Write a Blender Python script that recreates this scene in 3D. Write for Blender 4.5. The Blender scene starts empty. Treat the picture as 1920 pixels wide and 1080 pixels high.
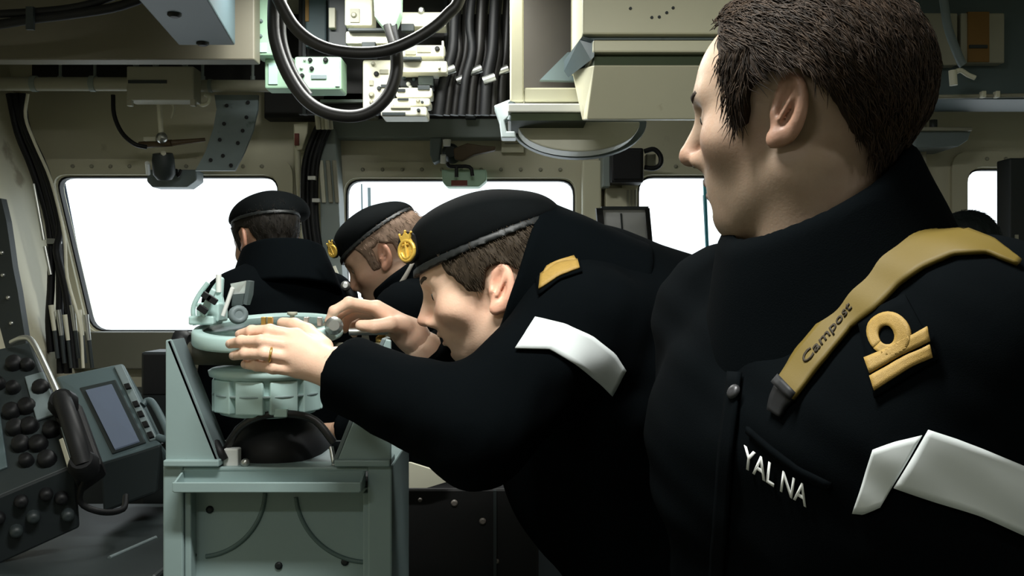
import bpy, math, random
import numpy as np
from mathutils import Vector, Matrix

# ---------------------------------------------------------------- camera, sky, light, exposure
SC = bpy.context.scene
COL = SC.collection
FPX, EYE = 1800.0, 1.45                      # focal length in pixels of the 1920 frame, lens height
cam_data = bpy.data.cameras.new('camera')
cam_data.sensor_width = 36.0
cam_data.lens = 36.0 * FPX / 1920.0
cam_data.clip_start = 0.02
cam = bpy.data.objects.new('camera', cam_data)
cam.location = (0, 0, EYE)
cam.rotation_euler = (math.pi / 2, 0, 0)
COL.objects.link(cam)
SC.camera = cam

world = bpy.data.worlds.new('overcast_sky')
SC.world = world
world.use_nodes = True
bg = world.node_tree.nodes['Background']
bg.inputs['Color'].default_value = (0.90, 0.96, 1.0, 1)
bg.inputs['Strength'].default_value = 2.3

SC.view_settings.view_transform = 'Standard'
SC.view_settings.look = 'None'
SC.view_settings.gamma = 1.0
SC.view_settings.use_curve_mapping = False
SC.view_settings.exposure = 0.0

LAMPS = [((-0.08, 0.86, 2.27), 24.0), ((-0.75, -0.25, 2.27), 6.5), ((-0.34, 2.33, 2.27), 14.0), ((1.45, 0.10, 2.27), 6.0)]   # deckhead lamps, built below: place, watts; second and fourth are added fill

random.seed(7)
RNG = np.random.default_rng(7)

# ---------------------------------------------------------------- helpers
def P(px, py, d):
    """point seen at pixel (px,py) of the 1920x1080 frame at distance d in front of the lens"""
    return Vector(((px - 960) * d / FPX, d, EYE - (py - 540) * d / FPX))

def lin(r, g, b):
    f = lambda c: (c / 255 / 12.92) if c / 255 <= 0.04045 else ((c / 255 + 0.055) / 1.055) ** 2.4
    return (f(r), f(g), f(b), 1.0)

MATS = {}
def mat(name, rgb, rough=0.5, metal=0.0, var=0.12, scale=8.0, bump=0.0, bscale=60.0, spec=0.4, wear=None, sheen=0.0):
    if name in MATS: return MATS[name]
    m = bpy.data.materials.new(name); m.use_nodes = True
    nt = m.node_tree; n = nt.nodes; L = nt.links
    b = n['Principled BSDF']
    c = lin(*rgb)
    tc = n.new('ShaderNodeTexCoord')
    nz = n.new('ShaderNodeTexNoise'); nz.inputs['Scale'].default_value = scale; nz.inputs['Detail'].default_value = 5
    L.new(tc.outputs['Object'], nz.inputs['Vector'])
    mx = n.new('ShaderNodeMix'); mx.data_type = 'RGBA'
    mx.inputs['A'].default_value = tuple(x * (1 - var) for x in c[:3]) + (1,)
    mx.inputs['B'].default_value = tuple(min(1, x * (1 + var)) for x in c[:3]) + (1,)
    L.new(nz.outputs['Fac'], mx.inputs['Factor'])
    out = mx.outputs['Result']
    if wear:
        n2 = n.new('ShaderNodeTexNoise'); n2.inputs['Scale'].default_value = wear[1]; n2.inputs['Detail'].default_value = 8
        L.new(tc.outputs['Object'], n2.inputs['Vector'])
        rp = n.new('ShaderNodeValToRGB'); rp.color_ramp.elements[0].position = wear[2]; rp.color_ramp.elements[1].position = wear[2] + 0.08
        L.new(n2.outputs['Fac'], rp.inputs['Fac'])
        m2 = n.new('ShaderNodeMix'); m2.data_type = 'RGBA'
        L.new(rp.outputs['Color'], m2.inputs['Factor']); L.new(out, m2.inputs['A']); m2.inputs['B'].default_value = lin(*wear[0])
        out = m2.outputs['Result']
    L.new(out, b.inputs['Base Color'])
    b.inputs['Roughness'].default_value = rough
    b.inputs['Metallic'].default_value = metal
    b.inputs['Specular IOR Level'].default_value = spec
    if sheen: b.inputs['Sheen Weight'].default_value = sheen
    if bump:
        n3 = n.new('ShaderNodeTexNoise'); n3.inputs['Scale'].default_value = bscale; n3.inputs['Detail'].default_value = 4
        L.new(tc.outputs['Object'], n3.inputs['Vector'])
        bp = n.new('ShaderNodeBump'); bp.inputs['Strength'].default_value = bump; bp.inputs['Distance'].default_value = 0.004
        L.new(n3.outputs['Fac'], bp.inputs['Height']); L.new(bp.outputs['Normal'], b.inputs['Normal'])
    MATS[name] = m
    return m

M_WALL = mat('wall_paint', (196, 192, 168), 0.5, var=0.10, scale=3, bump=0.15, bscale=25, wear=((150, 142, 120), 6, 0.66))
M_DECKHEAD = mat('deckhead_paint', (196, 194, 174), 0.6, var=0.15, scale=4)
M_FLOOR = mat('deck_paint', (44, 62, 62), 0.5, var=0.15, scale=5)
M_TRUNK = mat('trunking_paint', (150, 148, 132), 0.5, var=0.10, scale=6)
M_CREAM = mat('cream_paint', (205, 202, 176), 0.45, var=0.07, scale=5, bump=0.1, bscale=18, wear=((160, 150, 118), 9, 0.68))
M_OFFWHITE = mat('offwhite_plastic', (212, 210, 190), 0.45, var=0.08, scale=20)
M_GREYGREEN = mat('grey_green_paint', (140, 160, 159), 0.42, var=0.07, scale=7, bump=0.08, bscale=30, wear=((96, 112, 108), 14, 0.70))
M_MINT = mat('mint_paint', (178, 206, 202), 0.38, var=0.07, scale=14)
M_MINTBOX = mat('pale_green_box', (156, 190, 164), 0.5, var=0.06, scale=20)
M_BLUEGREY = mat('blue_grey_paint', (64, 79, 84), 0.5, var=0.10, scale=8)
M_GREYPLATE = mat('grey_plate', (108, 120, 122), 0.5, var=0.14, scale=14, wear=((70, 84, 80), 18, 0.62))
M_DGREEN = mat('dark_green_rubber', (52, 64, 40), 0.7, var=0.12)
M_BLACK = mat('black_rubber', (17, 18, 20), 0.55, var=0.2, spec=0.3)
M_CABLE = mat('cable_sheath', (27, 26, 25), 0.48, var=0.15, spec=0.5)
M_DARK = mat('dark_panel', (26, 32, 34), 0.5, var=0.2)
M_DARKGREY = mat('dark_grey_casing', (40, 47, 48), 0.5, var=0.15)
M_MIDGREY = mat('mid_grey_casing', (80, 95, 98), 0.45, var=0.12)
M_STEEL = mat('brushed_steel', (188, 190, 186), 0.32, metal=0.85, var=0.1, scale=30)
M_BRASS = mat('brass', (200, 168, 96), 0.35, metal=0.9, var=0.15, scale=60)
M_GOLD = mat('gold_thread', (154, 124, 60), 0.6, var=0.2, scale=250, bump=0.25, bscale=1400)
M_WHITE = mat('white_paint', (228, 230, 226), 0.45, var=0.05)
M_SEAL = mat('window_seal', (14, 16, 18), 0.6, var=0.1)
M_RED = mat('rust_red', (110, 52, 40), 0.6, var=0.2)

def glass_mat(name, tint, gloss):
    m = bpy.data.materials.new(name); m.use_nodes = True
    nt = m.node_tree; n = nt.nodes; L = nt.links
    n.remove(n['Principled BSDF'])
    tr = n.new('ShaderNodeBsdfTransparent'); tr.inputs['Color'].default_value = tint
    gl = n.new('ShaderNodeBsdfGlossy'); gl.inputs['Roughness'].default_value = 0.03
    lw = n.new('ShaderNodeLayerWeight'); lw.inputs['Blend'].default_value = gloss
    mx = n.new('ShaderNodeMixShader')
    L.new(lw.outputs['Fresnel'], mx.inputs['Fac']); L.new(tr.outputs[0], mx.inputs[1]); L.new(gl.outputs[0], mx.inputs[2])
    L.new(mx.outputs[0], n['Material Output'].inputs['Surface'])
    return m
M_GLASS = glass_mat('window_glass', (0.93, 0.95, 0.95, 1), 0.12)

def worldloc(o):
    v = Vector((0, 0, 0))
    while o is not None:
        v += o.location; o = o.parent
    return v

def props(o, label=None, cat=None, group=None, kind=None):
    if label: o['label'] = label
    if cat: o['category'] = cat
    if group: o['group'] = group
    if kind: o['kind'] = kind
    return o

def thing(name, label, cat, loc, group=None):
    o = bpy.data.objects.new(name, None); COL.objects.link(o)
    o.empty_display_size = 0.05
    o.location = loc
    return props(o, label, cat, group)

def link_mesh(name, me, m, parent=None, smooth=False, bev=0.0, origin=None):
    """me holds world coordinates; the object sits at its parent's base, or at origin"""
    o = bpy.data.objects.new(name, me); COL.objects.link(o)
    base = Vector((0, 0, 0))
    if parent is not None:
        o.parent = parent; base = worldloc(parent)
    elif origin is not None:
        o.location = origin; base = Vector(origin)
    if base.length > 0: me.transform(Matrix.Translation(-base))
    if m is not None and not me.materials: me.materials.append(m)
    if smooth:
        me.polygons.foreach_set('use_smooth', [True] * len(me.polygons))
    if bev:
        md = o.modifiers.new('edge', 'BEVEL'); md.width = bev; md.segments = 2; md.limit_method = 'ANGLE'; md.angle_limit = 0.7
    return o

def frame(direction, hint=(0, 0, 1)):
    z = Vector(direction).normalized(); h = Vector(hint)
    if abs(z.dot(h.normalized())) > 0.98: h = Vector((1, 0, 0))
    x = h.cross(z).normalized(); y = z.cross(x)
    return x, y, z

class MB:
    """collects shapes, builds one mesh object"""
    def __init__(s): s.v = []; s.f = []; s.sm = []
    def add(s, vs, fs, sm=False):
        k = len(s.v); s.v += [tuple(p) for p in vs]; s.f += [tuple(i + k for i in f) for f in fs]; s.sm += [sm] * len(fs); return s
    def box(s, c, size, R=None):
        c = Vector(c); hx, hy, hz = [q / 2 for q in size]; vs = []
        for x in (-hx, hx):
            for y in (-hy, hy):
                for z in (-hz, hz):
                    p = Vector((x, y, z))
                    if R is not None: p = R @ p
                    vs.append(c + p)
        return s.add(vs, [(0, 1, 3, 2), (4, 6, 7, 5), (0, 4, 5, 1), (2, 3, 7, 6), (0, 2, 6, 4), (1, 5, 7, 3)])
    def pbox(s, x0, y0, x1, y1, d, depth):
        """box whose front face covers pixels x0..x1, y0..y1 at distance d and runs depth metres back"""
        a = P(x0, y1, d); b = P(x1, y0, d)
        return s.box(((a.x + b.x) / 2, d + depth / 2, (a.z + b.z) / 2), (b.x - a.x, depth, b.z - a.z))
    def prism(s, pts, vec):
        n = len(pts); vec = Vector(vec); pts = [Vector(p) for p in pts]
        return s.add(pts + [p + vec for p in pts], [tuple(range(n)), tuple(range(2 * n - 1, n - 1, -1))] + [(i, i + n, (i + 1) % n + n, (i + 1) % n) for i in range(n)])
    def pprism(s, pix, d, depth):
        return s.prism([P(x, y, d) for x, y in pix], (0, depth, 0))
    def cyl(s, a, b, r, r2=None, n=16, caps=True):
        a = Vector(a); b = Vector(b); r2 = r if r2 is None else r2
        x, y, z = frame(b - a); vs = []
        for c, q in ((a, r), (b, r2)):
            for i in range(n):
                t = 2 * math.pi * i / n; vs.append(c + x * (q * math.cos(t)) + y * (q * math.sin(t)))
        s.add(vs, [(i, (i + 1) % n, (i + 1) % n + n, i + n) for i in range(n)], True)
        if caps: s.add(vs, [tuple(range(n - 1, -1, -1)), tuple(range(n, 2 * n))])
        return s
    def lathe(s, base, axis, prof, n=24, hint=(0, 0, 1)):
        """prof: list of (radius, height along axis)"""
        base = Vector(base); x, y, z = frame(axis, hint); vs = []
        for r, h in prof:
            for i in range(n):
                t = 2 * math.pi * i / n; vs.append(base + z * h + x * (r * math.cos(t)) + y * (r * math.sin(t)))
        fs = []
        for k in range(len(prof) - 1):
            for i in range(n):
                j = (i + 1) % n; fs.append((k * n + i, k * n + j, (k + 1) * n + j, (k + 1) * n + i))
        s.add(vs, fs, True)
        s.add(vs[:n], [tuple(range(n - 1, -1, -1))]); s.add(vs[-n:], [tuple(range(n))])
        return s
    def tube(s, pts, r, n=10, smoothpts=4, flat=None):
        pts = [Vector(p) for p in pts]
        if smoothpts > 1 and len(pts) > 2:
            q = []; e = [pts[0] * 2 - pts[1]] + pts + [pts[-1] * 2 - pts[-2]]
            for i in range(1, len(e) - 2):
                for k in range(smoothpts):
                    t = k / smoothpts; a, b, c, d = e[i - 1], e[i], e[i + 1], e[i + 2]
                    q.append(0.5 * ((2 * b) + (c - a) * t + (2 * a - 5 * b + 4 * c - d) * t * t + (3 * b - a - 3 * c + d) * t ** 3))
            pts = q + [pts[-1]]
        vs = []; x = None
        for i, p in enumerate(pts):
            z = (pts[min(i + 1, len(pts) - 1)] - pts[max(i - 1, 0)]).normalized()
            if x is None: x, y, _ = frame(z)
            else:
                x = (x - z * x.dot(z)).normalized(); y = z.cross(x)
            rr = r[min(i * len(r) // len(pts), len(r) - 1)] if isinstance(r, (list, tuple)) else r
            for k in range(n):
                t = 2 * math.pi * k / n; vs.append(p + x * (rr * math.cos(t)) + y * (rr * math.sin(t)))
        fs = [(i * n + k, i * n + (k + 1) % n, (i + 1) * n + (k + 1) % n, (i + 1) * n + k) for i in range(len(pts) - 1) for k in range(n)]
        s.add(vs, fs, True)
        s.add(vs[:n], [tuple(range(n - 1, -1, -1))]); s.add(vs[-n:], [tuple(range(n))])
        return s
    def ball(s, c, r, nu=14, nv=8, R=None):
        c = Vector(c); r = Vector(r) if not isinstance(r, (int, float)) else Vector((r, r, r)); vs = []
        for j in range(nv + 1):
            ph = math.pi * j / nv
            for i in range(nu):
                t = 2 * math.pi * i / nu
                p = Vector((r.x * math.sin(ph) * math.cos(t), r.y * math.sin(ph) * math.sin(t), r.z * math.cos(ph)))
                if R is not None: p = R @ p
                vs.append(c + p)
        return s.add(vs, [(j * nu + i, (j + 1) * nu + i, (j + 1) * nu + (i + 1) % nu, j * nu + (i + 1) % nu) for j in range(nv) for i in range(nu)], True)
    def build(s, name, m, parent=None, bev=0.0, origin=None):
        me = bpy.data.meshes.new(name); me.from_pydata(s.v, [], s.f)
        me.polygons.foreach_set('use_smooth', s.sm); me.update()
        return link_mesh(name, me, m, parent, False, bev, origin)

def plate_mesh(name, outer, holes, depth, y):
    """flat plate in the x-z plane at distance y (front face), with holes, running depth back"""
    cu = bpy.data.curves.new(name, 'CURVE'); cu.dimensions = '2D'; cu.fill_mode = 'BOTH'; cu.extrude = depth / 2
    for loop in [outer] + holes:
        sp = cu.splines.new('POLY'); sp.points.add(len(loop) - 1)
        for q, (a, b) in zip(sp.points, loop): q.co = (a, b, 0, 1)
        sp.use_cyclic_u = True
    o = bpy.data.objects.new(name, cu); COL.objects.link(o)
    bpy.context.view_layer.update()
    me = bpy.data.meshes.new_from_object(o.evaluated_get(bpy.context.evaluated_depsgraph_get()))
    bpy.data.objects.remove(o); bpy.data.curves.remove(cu)
    me.materials.clear()
    me.transform(Matrix(((1, 0, 0, 0), (0, 0, -1, y + depth / 2), (0, 1, 0, 0), (0, 0, 0, 1))))
    me.name = name
    return me

def roundpoly(pts, r, n=5):
    out = []; k = len(pts)
    for i in range(k):
        a, b, c = Vector(pts[i - 1]), Vector(pts[i]), Vector(pts[(i + 1) % k])
        u = (a - b).normalized(); w = (c - b).normalized()
        for j in range(n + 1):
            t = j / n; p0 = b + u * r; p1 = b + w * r
            q = p0 * (1 - t) ** 2 + b * (2 * t * (1 - t)) + p1 * t * t
            out.append((q.x, q.y))
    return out

def scaled(loop, g):
    """offset a convex loop outward by g (towards its centre when negative)"""
    c = Vector((sum(p[0] for p in loop) / len(loop), sum(p[1] for p in loop) / len(loop)))
    w = max(p[0] for p in loop) - min(p[0] for p in loop); h = max(p[1] for p in loop) - min(p[1] for p in loop)
    return [(c.x + (p[0] - c.x) * (1 + 2 * g / w), c.y + (p[1] - c.y) * (1 + 2 * g / h)) for p in loop]

def copies(src, spots, parent):
    """copies of a small part at offsets from its own place; they share its mesh"""
    for d in spots:
        c = src.copy(); COL.objects.link(c); c.parent = parent; c.location = src.location + Vector(d)
# ---------------------------------------------------------------- the room
YW = 3.20
def pz(y, d=YW): return EYE - (y - 540) * d / FPX
def pxx(x, d=YW): return (x - 960) * d / FPX

XL, XR, YB, ZC = -1.90, 2.45, -1.60, 2.34
props(MB().box(((XL + XR) / 2, (YB + YW) / 2 + 0.1, -0.05), (XR - XL + 0.4, YW - YB + 0.6, 0.1)).build('floor', M_FLOOR), kind='structure', label='dark green painted deck of the ship bridge')
props(MB().box(((XL + XR) / 2, (YB + YW) / 2 + 0.1, ZC + 0.03), (XR - XL + 0.4, YW - YB + 0.6, 0.06)).build('ceiling', M_DECKHEAD), kind='structure', label='grey beige deckhead above the bridge')
props(MB().box(((XL + XR) / 2, YB - 0.05, ZC / 2), (XR - XL, 0.1, ZC)).build('wall_back', M_DECKHEAD), kind='structure', label='rear bulkhead behind the camera')
props(MB().box((XR + 0.05, (YB + YW) / 2, ZC / 2), (0.1, YW - YB, ZC)).build('wall_right', M_DECKHEAD), kind='structure', label='bulkhead on the right side of the bridge')

# left bulkhead: upright below, leaning out above the sill
wl = MB()
for seg in ([(-1.43, 0.0), (-1.43, 1.26), (-1.66, 2.12), (-1.72, ZC), (-1.95, ZC), (-1.95, 0.0)],):
    wl.prism([(x, YB, z) for x, z in seg], (0, YW - YB, 0))
wall_left = props(wl.build('wall_left', M_WALL), kind='structure', label='pale bulkhead left of the windows leaning outwards')

def winloop(x0, y0, x1, y1, slant=0, r=0.05):
    return roundpoly([(pxx(x0), pz(y0)), (pxx(x1), pz(y0)), (pxx(x1), pz(y1)), (pxx(x0 + slant), pz(y1))], r)
WL = [winloop(102, 330, 522, 622, 68), winloop(648, 336, 1078, 622), winloop(1196, 330, 1612, 622), winloop(1812, 316, 2190, 622)]
me = plate_mesh('wall_front', [(-1.75, 0), (XR, 0), (XR, ZC), (-1.75, ZC)], WL, 0.05, YW)
wall_front = props(link_mesh('wall_front', me, M_WALL), kind='structure', label='beige front bulkhead pierced by the bridge windows')
WLAB = ['large window at the left edge of the front bulkhead', 'window behind the bending officer in the black beret', 'window behind the face of the bareheaded officer', 'narrow bright window at the far right of the bulkhead']
bolt_me = None
for i, loop in enumerate(WL):
    w = props(bpy.data.objects.new('window_%d' % (i + 1), None), WLAB[i], None, None, 'structure'); COL.objects.link(w)
    cx = sum(p[0] for p in loop) / len(loop); cz = min(p[1] for p in loop)
    w.location = (cx, YW, cz)
    me = plate_mesh('window_frame', scaled(loop, 0.055), [scaled(loop, 0.003)], 0.016, YW - 0.016)
    link_mesh('window_frame', me, M_WALL, w, bev=0.003)
    me = plate_mesh('seal', scaled(loop, 0.004), [scaled(loop, -0.005)], 0.03, YW + 0.006)
    link_mesh('seal', me, M_SEAL, w)
    me = plate_mesh('pane', scaled(loop, 0.002), [], 0.008, YW + 0.02)
    link_mesh('pane', me, M_GLASS, w)
    top = max(p[1] for p in loop) + 0.030; x0 = min(p[0] for p in loop) + 0.06; x1 = max(p[0] for p in loop) - 0.05
    n = int((x1 - x0) / 0.062)
    b0 = MB().lathe((x0, YW - 0.016, top), (0, -1, 0), [(0.0065, 0), (0.0065, 0.004), (0.004, 0.006)], 8).build('bolt', M_TRUNK, w)
    copies(b0, [((x1 - x0) / n * k, 0, 0) for k in range(1, n + 1)], w)
    # wiper outside the glass
wip = [((118, 345), (169, 612), 0), ((1321, 338), (1332, 610), 2)]
for k, ((xa, ya), (xb, yb), wi) in enumerate(wip):
    a = P(xa, ya, YW + 0.09); b = P(xb, yb, YW + 0.09)
    t = thing('window_wiper', ['dark upright wiper arm along the slanted edge of the leftmost window', 'thin teal wiper arm beyond the window beside the bareheaded officer'][k], 'wiper', (b.x, b.y, b.z))
    MB().tube([a, (a + b) / 2, b], 0.009 if k == 0 else 0.006, 8).build('blade', mat('wiper_blue', (16, 34, 58), 0.5) if k == 0 else mat('wiper_teal', (40, 110, 120), 0.5), t)
    off = Vector((-0.022, 0.0, 0)) if k == 0 else Vector((0.001, 0.008, 0))
    MB().tube([a + off + Vector((0, 0, -0.05)), (a + b) / 2 + off * 0.8, b + Vector((0, 0, 0.02))], 0.006, 8).build('arm', M_MIDGREY, t)
    MB().cyl(b + Vector((0, -0.025, 0)), b + Vector((0, 0.02, 0)), 0.013).build('pivot', M_BLACK, t)

# beams and ledges of the deckhead
def struct(name, mb, m, label, bev=0.004):
    return props(mb.build(name, m, bev=bev), label, None, None, 'structure')
M_LEDGE = mat('ledge_paint', (126, 136, 132), 0.5, var=0.08)
a = P(600, 258, 3.12); b = P(972, 222, 3.12)
struct('trim_1', MB().box(((a.x + b.x) / 2, 3.155, (a.z + b.z) / 2), (b.x - a.x, 0.07, b.z - a.z)), M_LEDGE, 'grey ledge beam above the middle window')
a = P(-120, 112, 2.55); b = P(477, 40, 2.55)
struct('trim_2', MB().box(((a.x + b.x) / 2, 2.58, (a.z + ZC) / 2), (b.x - a.x, 0.06, ZC - a.z)), mat('beam_paint', (112, 108, 94), 0.55, var=0.12, scale=4), 'broad beige deckhead beam at the upper left')
a = P(1725, 186, 2.75); b = P(2300, 120, 2.75)
struct('trim_3', MB().box(((a.x + b.x) / 2, 2.85, (a.z + ZC) / 2), (b.x - a.x, 0.20, ZC - a.z)), M_MIDGREY, 'grey deckhead beam at the upper right')
struct('trim_4', MB().pbox(495, -20, 965, 222, 3.12, 0.07), mat('void_shade', (38, 38, 36), 0.7), 'dark plate painted as the shaded void above the middle window')  # flat plate; the shade of the cable void is put into its colour
struct('trim_5', MB().box((0.2, YW - 0.035, pz(655)), (3.3, 0.07, pz(622) - pz(690))), mat('sill_paint', (92, 92, 80), 0.5), 'brown grey sill below the windows')
struct('trim_6', MB().pbox(60, 114, 500, 152, 3.08, 0.1), mat('slot_shade', (22, 20, 20), 0.7), 'dark strip painted as the shaded slot at the upper left', 0)  # near-black strip, the shade inside the slot painted on
# ---------------------------------------------------------------- deckhead lamps (out of the frame)
for i, (loc, watts) in enumerate(LAMPS):
    loc = Vector(loc)
    t = thing('deckhead_lamp', ['caged strip lamp on the deckhead above the bearing stand', 'added fill lamp on the deckhead at the back of the bridge', 'caged strip lamp on the deckhead in front of the windows', 'added fill lamp on the deckhead at the right side'][i], 'lamp', loc)  # back and right lamps are added fill, brightening surfaces that face the lens
    MB().box(loc + Vector((0, 0, 0.045)), (0.66, 0.15, 0.05)).build('housing', M_OFFWHITE, t, bev=0.006)
    dm = bpy.data.materials.new('lamp_diffuser'); dm.use_nodes = True
    e = dm.node_tree.nodes['Principled BSDF']; e.inputs['Emission Color'].default_value = (0.98, 0.99, 0.95, 1); e.inputs['Emission Strength'].default_value = 3.0
    MB().box(loc + Vector((0, 0, 0.012)), (0.60, 0.11, 0.02)).build('diffuser', dm, t, bev=0.005)
    for s in (-1, 1): MB().box(loc + Vector((s * 0.315, 0, 0.012)), (0.03, 0.15, 0.03)).build('end_cap', M_TRUNK, t, bev=0.004)
    ld = bpy.data.lights.new('lamp_light', 'AREA'); ld.shape = 'RECTANGLE'; ld.size = 0.60; ld.size_y = 0.11; ld.energy = watts; ld.color = (0.98, 0.99, 0.95)
    lo = bpy.data.objects.new('lamp_light', ld); COL.objects.link(lo); lo.parent = t; lo.location = (0, 0, -0.003)

# ---------------------------------------------------------------- overhead left: pipe, bracket box, window gear
def pp(pix, d): return [P(x, y, d) for x, y in pix]

t = thing('conduit_pipe', 'long grey pipe running under the beam at the upper left', 'pipe', P(-20, 158, 2.86))
MB().cyl(P(-90, 157, 2.84), P(310, 158, 2.84), 0.0205).build('pipe', M_TRUNK, t)
MB().lathe(P(305, 158, 2.84), (1, 0, 0), [(0.021, 0), (0.017, 0.008), (0.008, 0.010)], 16).build('end_plug', M_DARKGREY, t)
for x in (60, 170): MB().cyl(P(x, 157, 2.84), P(x + 10, 157, 2.84), 0.024).build('pipe_clip', M_LEDGE, t)
t = thing('conduit_pipe', 'short grey pipe between bracket box and pale green switch box', 'pipe', P(430, 160, 2.9))
MB().cyl(P(368, 161, 2.92), P(690, 162, 2.92), 0.0185).build('pipe', M_TRUNK, t)
MB().cyl(P(392, 161, 2.92), P(399, 161, 2.92), 0.0205).build('collar', M_LEDGE, t)
for k, x in enumerate((113, 178, 380, 474)):
    a = P(x, 0, 2.98); b = P(x, 150, 2.98)
    t = thing('hanging_stud', ['leftmost pale stud hanging in the dark slot above the long pipe', 'second pale stud from the left in the slot above the long pipe', 'pale stud just right of the bracket box above the short pipe', 'rightmost pale stud in the slot beside the pale green bracket box'][k], 'stud', b, 'pale studs in the slot above the pipes')
    MB().cyl(a, b, 0.005, n=8).build('shank', M_LEDGE, t)
    MB().cyl(b + Vector((0, 0, 0.012)), b, 0.008, n=6).build('nut', M_LEDGE, t)

t = thing('bracket_box', 'plain grey box bracket clamped around the end of the long pipe', 'bracket', P(300, 190, 2.80))
MB().pbox(237, 124, 363, 188, 2.82, 0.07).build('body', M_TRUNK, t, bev=0.004)
MB().pbox(240, 150, 312, 156, 2.816, 0.01).build('slot', M_DARKGREY, t)
for x in (237, 356): MB().pbox(x, 186, x + 9, 198, 2.82, 0.02).build('tab', M_TRUNK, t, bev=0.002)
for x in (255, 292, 347): MB().cyl(P(x, 112, 2.85), P(x, 126, 2.85), 0.009, n=8).build('bolt', M_LEDGE, t)

def wiper_gear(label, ox, oy, s, hose):
    q = lambda x, y, d: P(ox + (x - 320) * s, oy + (y - 320) * s, d)
    t = thing('wiper_gear', label, 'wiper gear', q(320, 350, 3.1))
    MB().prism([q(275, 318, 3.10), q(368, 318, 3.10), q(368, 338, 3.10), q(350, 351, 3.10), q(285, 351, 3.10), q(275, 340, 3.10)], (0, 0.075, 0)).build('base_plate', M_GREYPLATE, t, bev=0.004)
    MB().lathe(q(306, 300, 3.02), (0, 0.25, -1), [(0.030, -0.02), (0.034, 0.0), (0.034, 0.045), (0.022, 0.062)], 18).build('motor', M_DARKGREY, t)
    MB().cyl(q(262, 272, 3.05), q(322, 268, 3.03), 0.011).cyl(q(322, 268, 3.03), q(385, 262, 3.05), 0.010, 0.006).build('crank_handle', mat('bronze_dark', (84, 68, 48), 0.5, var=0.25, scale=40), t)
    MB().cyl(q(298, 188, 2.98), q(303, 262, 3.0), 0.008).build('rod', M_OFFWHITE, t)
    MB().lathe(q(303, 258, 2.99), (0, -1, 0), [(0.016, -0.01), (0.018, 0), (0.012, 0.012), (0.005, 0.016)], 14).build('knuckle', M_STEEL, t)
    MB().cyl(q(306, 285, 2.99), q(310, 312, 3.02), 0.008).build('plunger', M_OFFWHITE, t)
    MB().cyl(q(276, 305, 3.02), q(278, 326, 3.06), 0.007).build('pin', M_WHITE, t)
    MB().pbox(ox + (268 - 320) * s, oy + (256 - 320) * s, ox + (292 - 320) * s, oy + (264 - 320) * s, 3.02, 0.03).build('cap', M_OFFWHITE, t, bev=0.002)
    MB().tube([q(318, 188, 2.99), q(326, 202, 2.99), q(321, 222, 2.99)], 0.004, 8).build('split_pin', M_OFFWHITE, t)
    MB().tube([q(330, 318, 3.07), q(334, 330, 3.06), q(340, 318, 3.06)], 0.005, 8).build('catch', M_BLACK, t)
    if hose:
        MB().tube([q(212, 178, 3.0), q(214, 215, 3.0), q(228, 248, 3.0), q(252, 270, 3.0), q(275, 276, 3.02)], 0.007, 8).build('hose', M_BLACK, t)
wiper_gear('wiper gear with white rod hanging above the left window', 320, 320, 1.0, True)
t = thing('window_latch_gear', 'wiper gear with bronze lever at the top edge of the middle window', 'wiper gear', P(855, 350, 3.1))
MB().prism(pp([(828, 318), (912, 318), (912, 338), (898, 350), (838, 350), (830, 342)], 3.10), (0, 0.07, 0)).build('base_plate', M_MINTBOX, t, bev=0.004)
MB().pbox(846, 338, 876, 348, 3.09, 0.02).build('nameplate', M_RED, t)
MB().prism(pp([(850, 278), (876, 268), (902, 272), (930, 274), (928, 282), (890, 290), (866, 301), (852, 298)], 3.04), (0, 0.03, 0)).build('lever', mat('bronze_dark', (84, 68, 48), 0.5, var=0.25, scale=40), t, bev=0.004)
MB().cyl(P(838, 262, 3.02), P(838, 274, 3.02), 0.013, 0.011).build('knob', M_WHITE, t)
MB().cyl(P(831, 290, 3.04), P(831, 306, 3.05), 0.009).build('pin', M_WHITE, t)
MB().tube(pp([(838, 305), (845, 312), (880, 313), (886, 330)], 3.06), 0.006, 8).build('hook', M_BLACK, t)
MB().tube(pp([(856, 313), (856, 332)], 3.06), 0.006, 8, 1).build('prong', M_BLACK, t)
MB().prism(pp([(806, 258), (828, 258), (824, 300), (812, 306), (806, 290)], 3.09), (0, 0.06, 0)).build('side_bracket', M_GREYPLATE, t, bev=0.004)
MB().lathe(P(845, 285, 3.06), (0, -1, 0), [(0.028, -0.08), (0.028, 0), (0.018, 0.012)], 16).build('boss', M_DARKGREY, t)

t = thing('perforated_bracket', 'curved grey bracket plate with small holes left of the pillar', 'bracket', P(430, 318, 2.95))
MB().prism(pp([(402, 178), (484, 178), (483, 205), (474, 245), (458, 285), (440, 320), (366, 320), (385, 285), (400, 240), (406, 205)], 2.96), (0, 0.012, 0)).build('plate', M_GREYPLATE, t)
hole = MB().cyl(P(425, 198, 2.955), P(425, 198, 2.97), 0.006, n=10).build('hole', M_BLACK, t)
h0 = P(425, 198, 2.955)
copies(hole, [P(x, y, 2.955) - h0 for x, y in [(465, 192), (462, 220), (455, 245), (446, 268), (418, 292), (433, 310), (420, 232), (412, 262), (395, 300)]], t)
t = thing('cable_loop_fitting', 'small curled pale hook under the short pipe', 'hook', P(388, 200, 2.93))
MB().tube(pp([(372, 192), (380, 197), (390, 192), (392, 182), (384, 177)], 2.93), 0.006, 8).build('hook', M_OFFWHITE, t)

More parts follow.
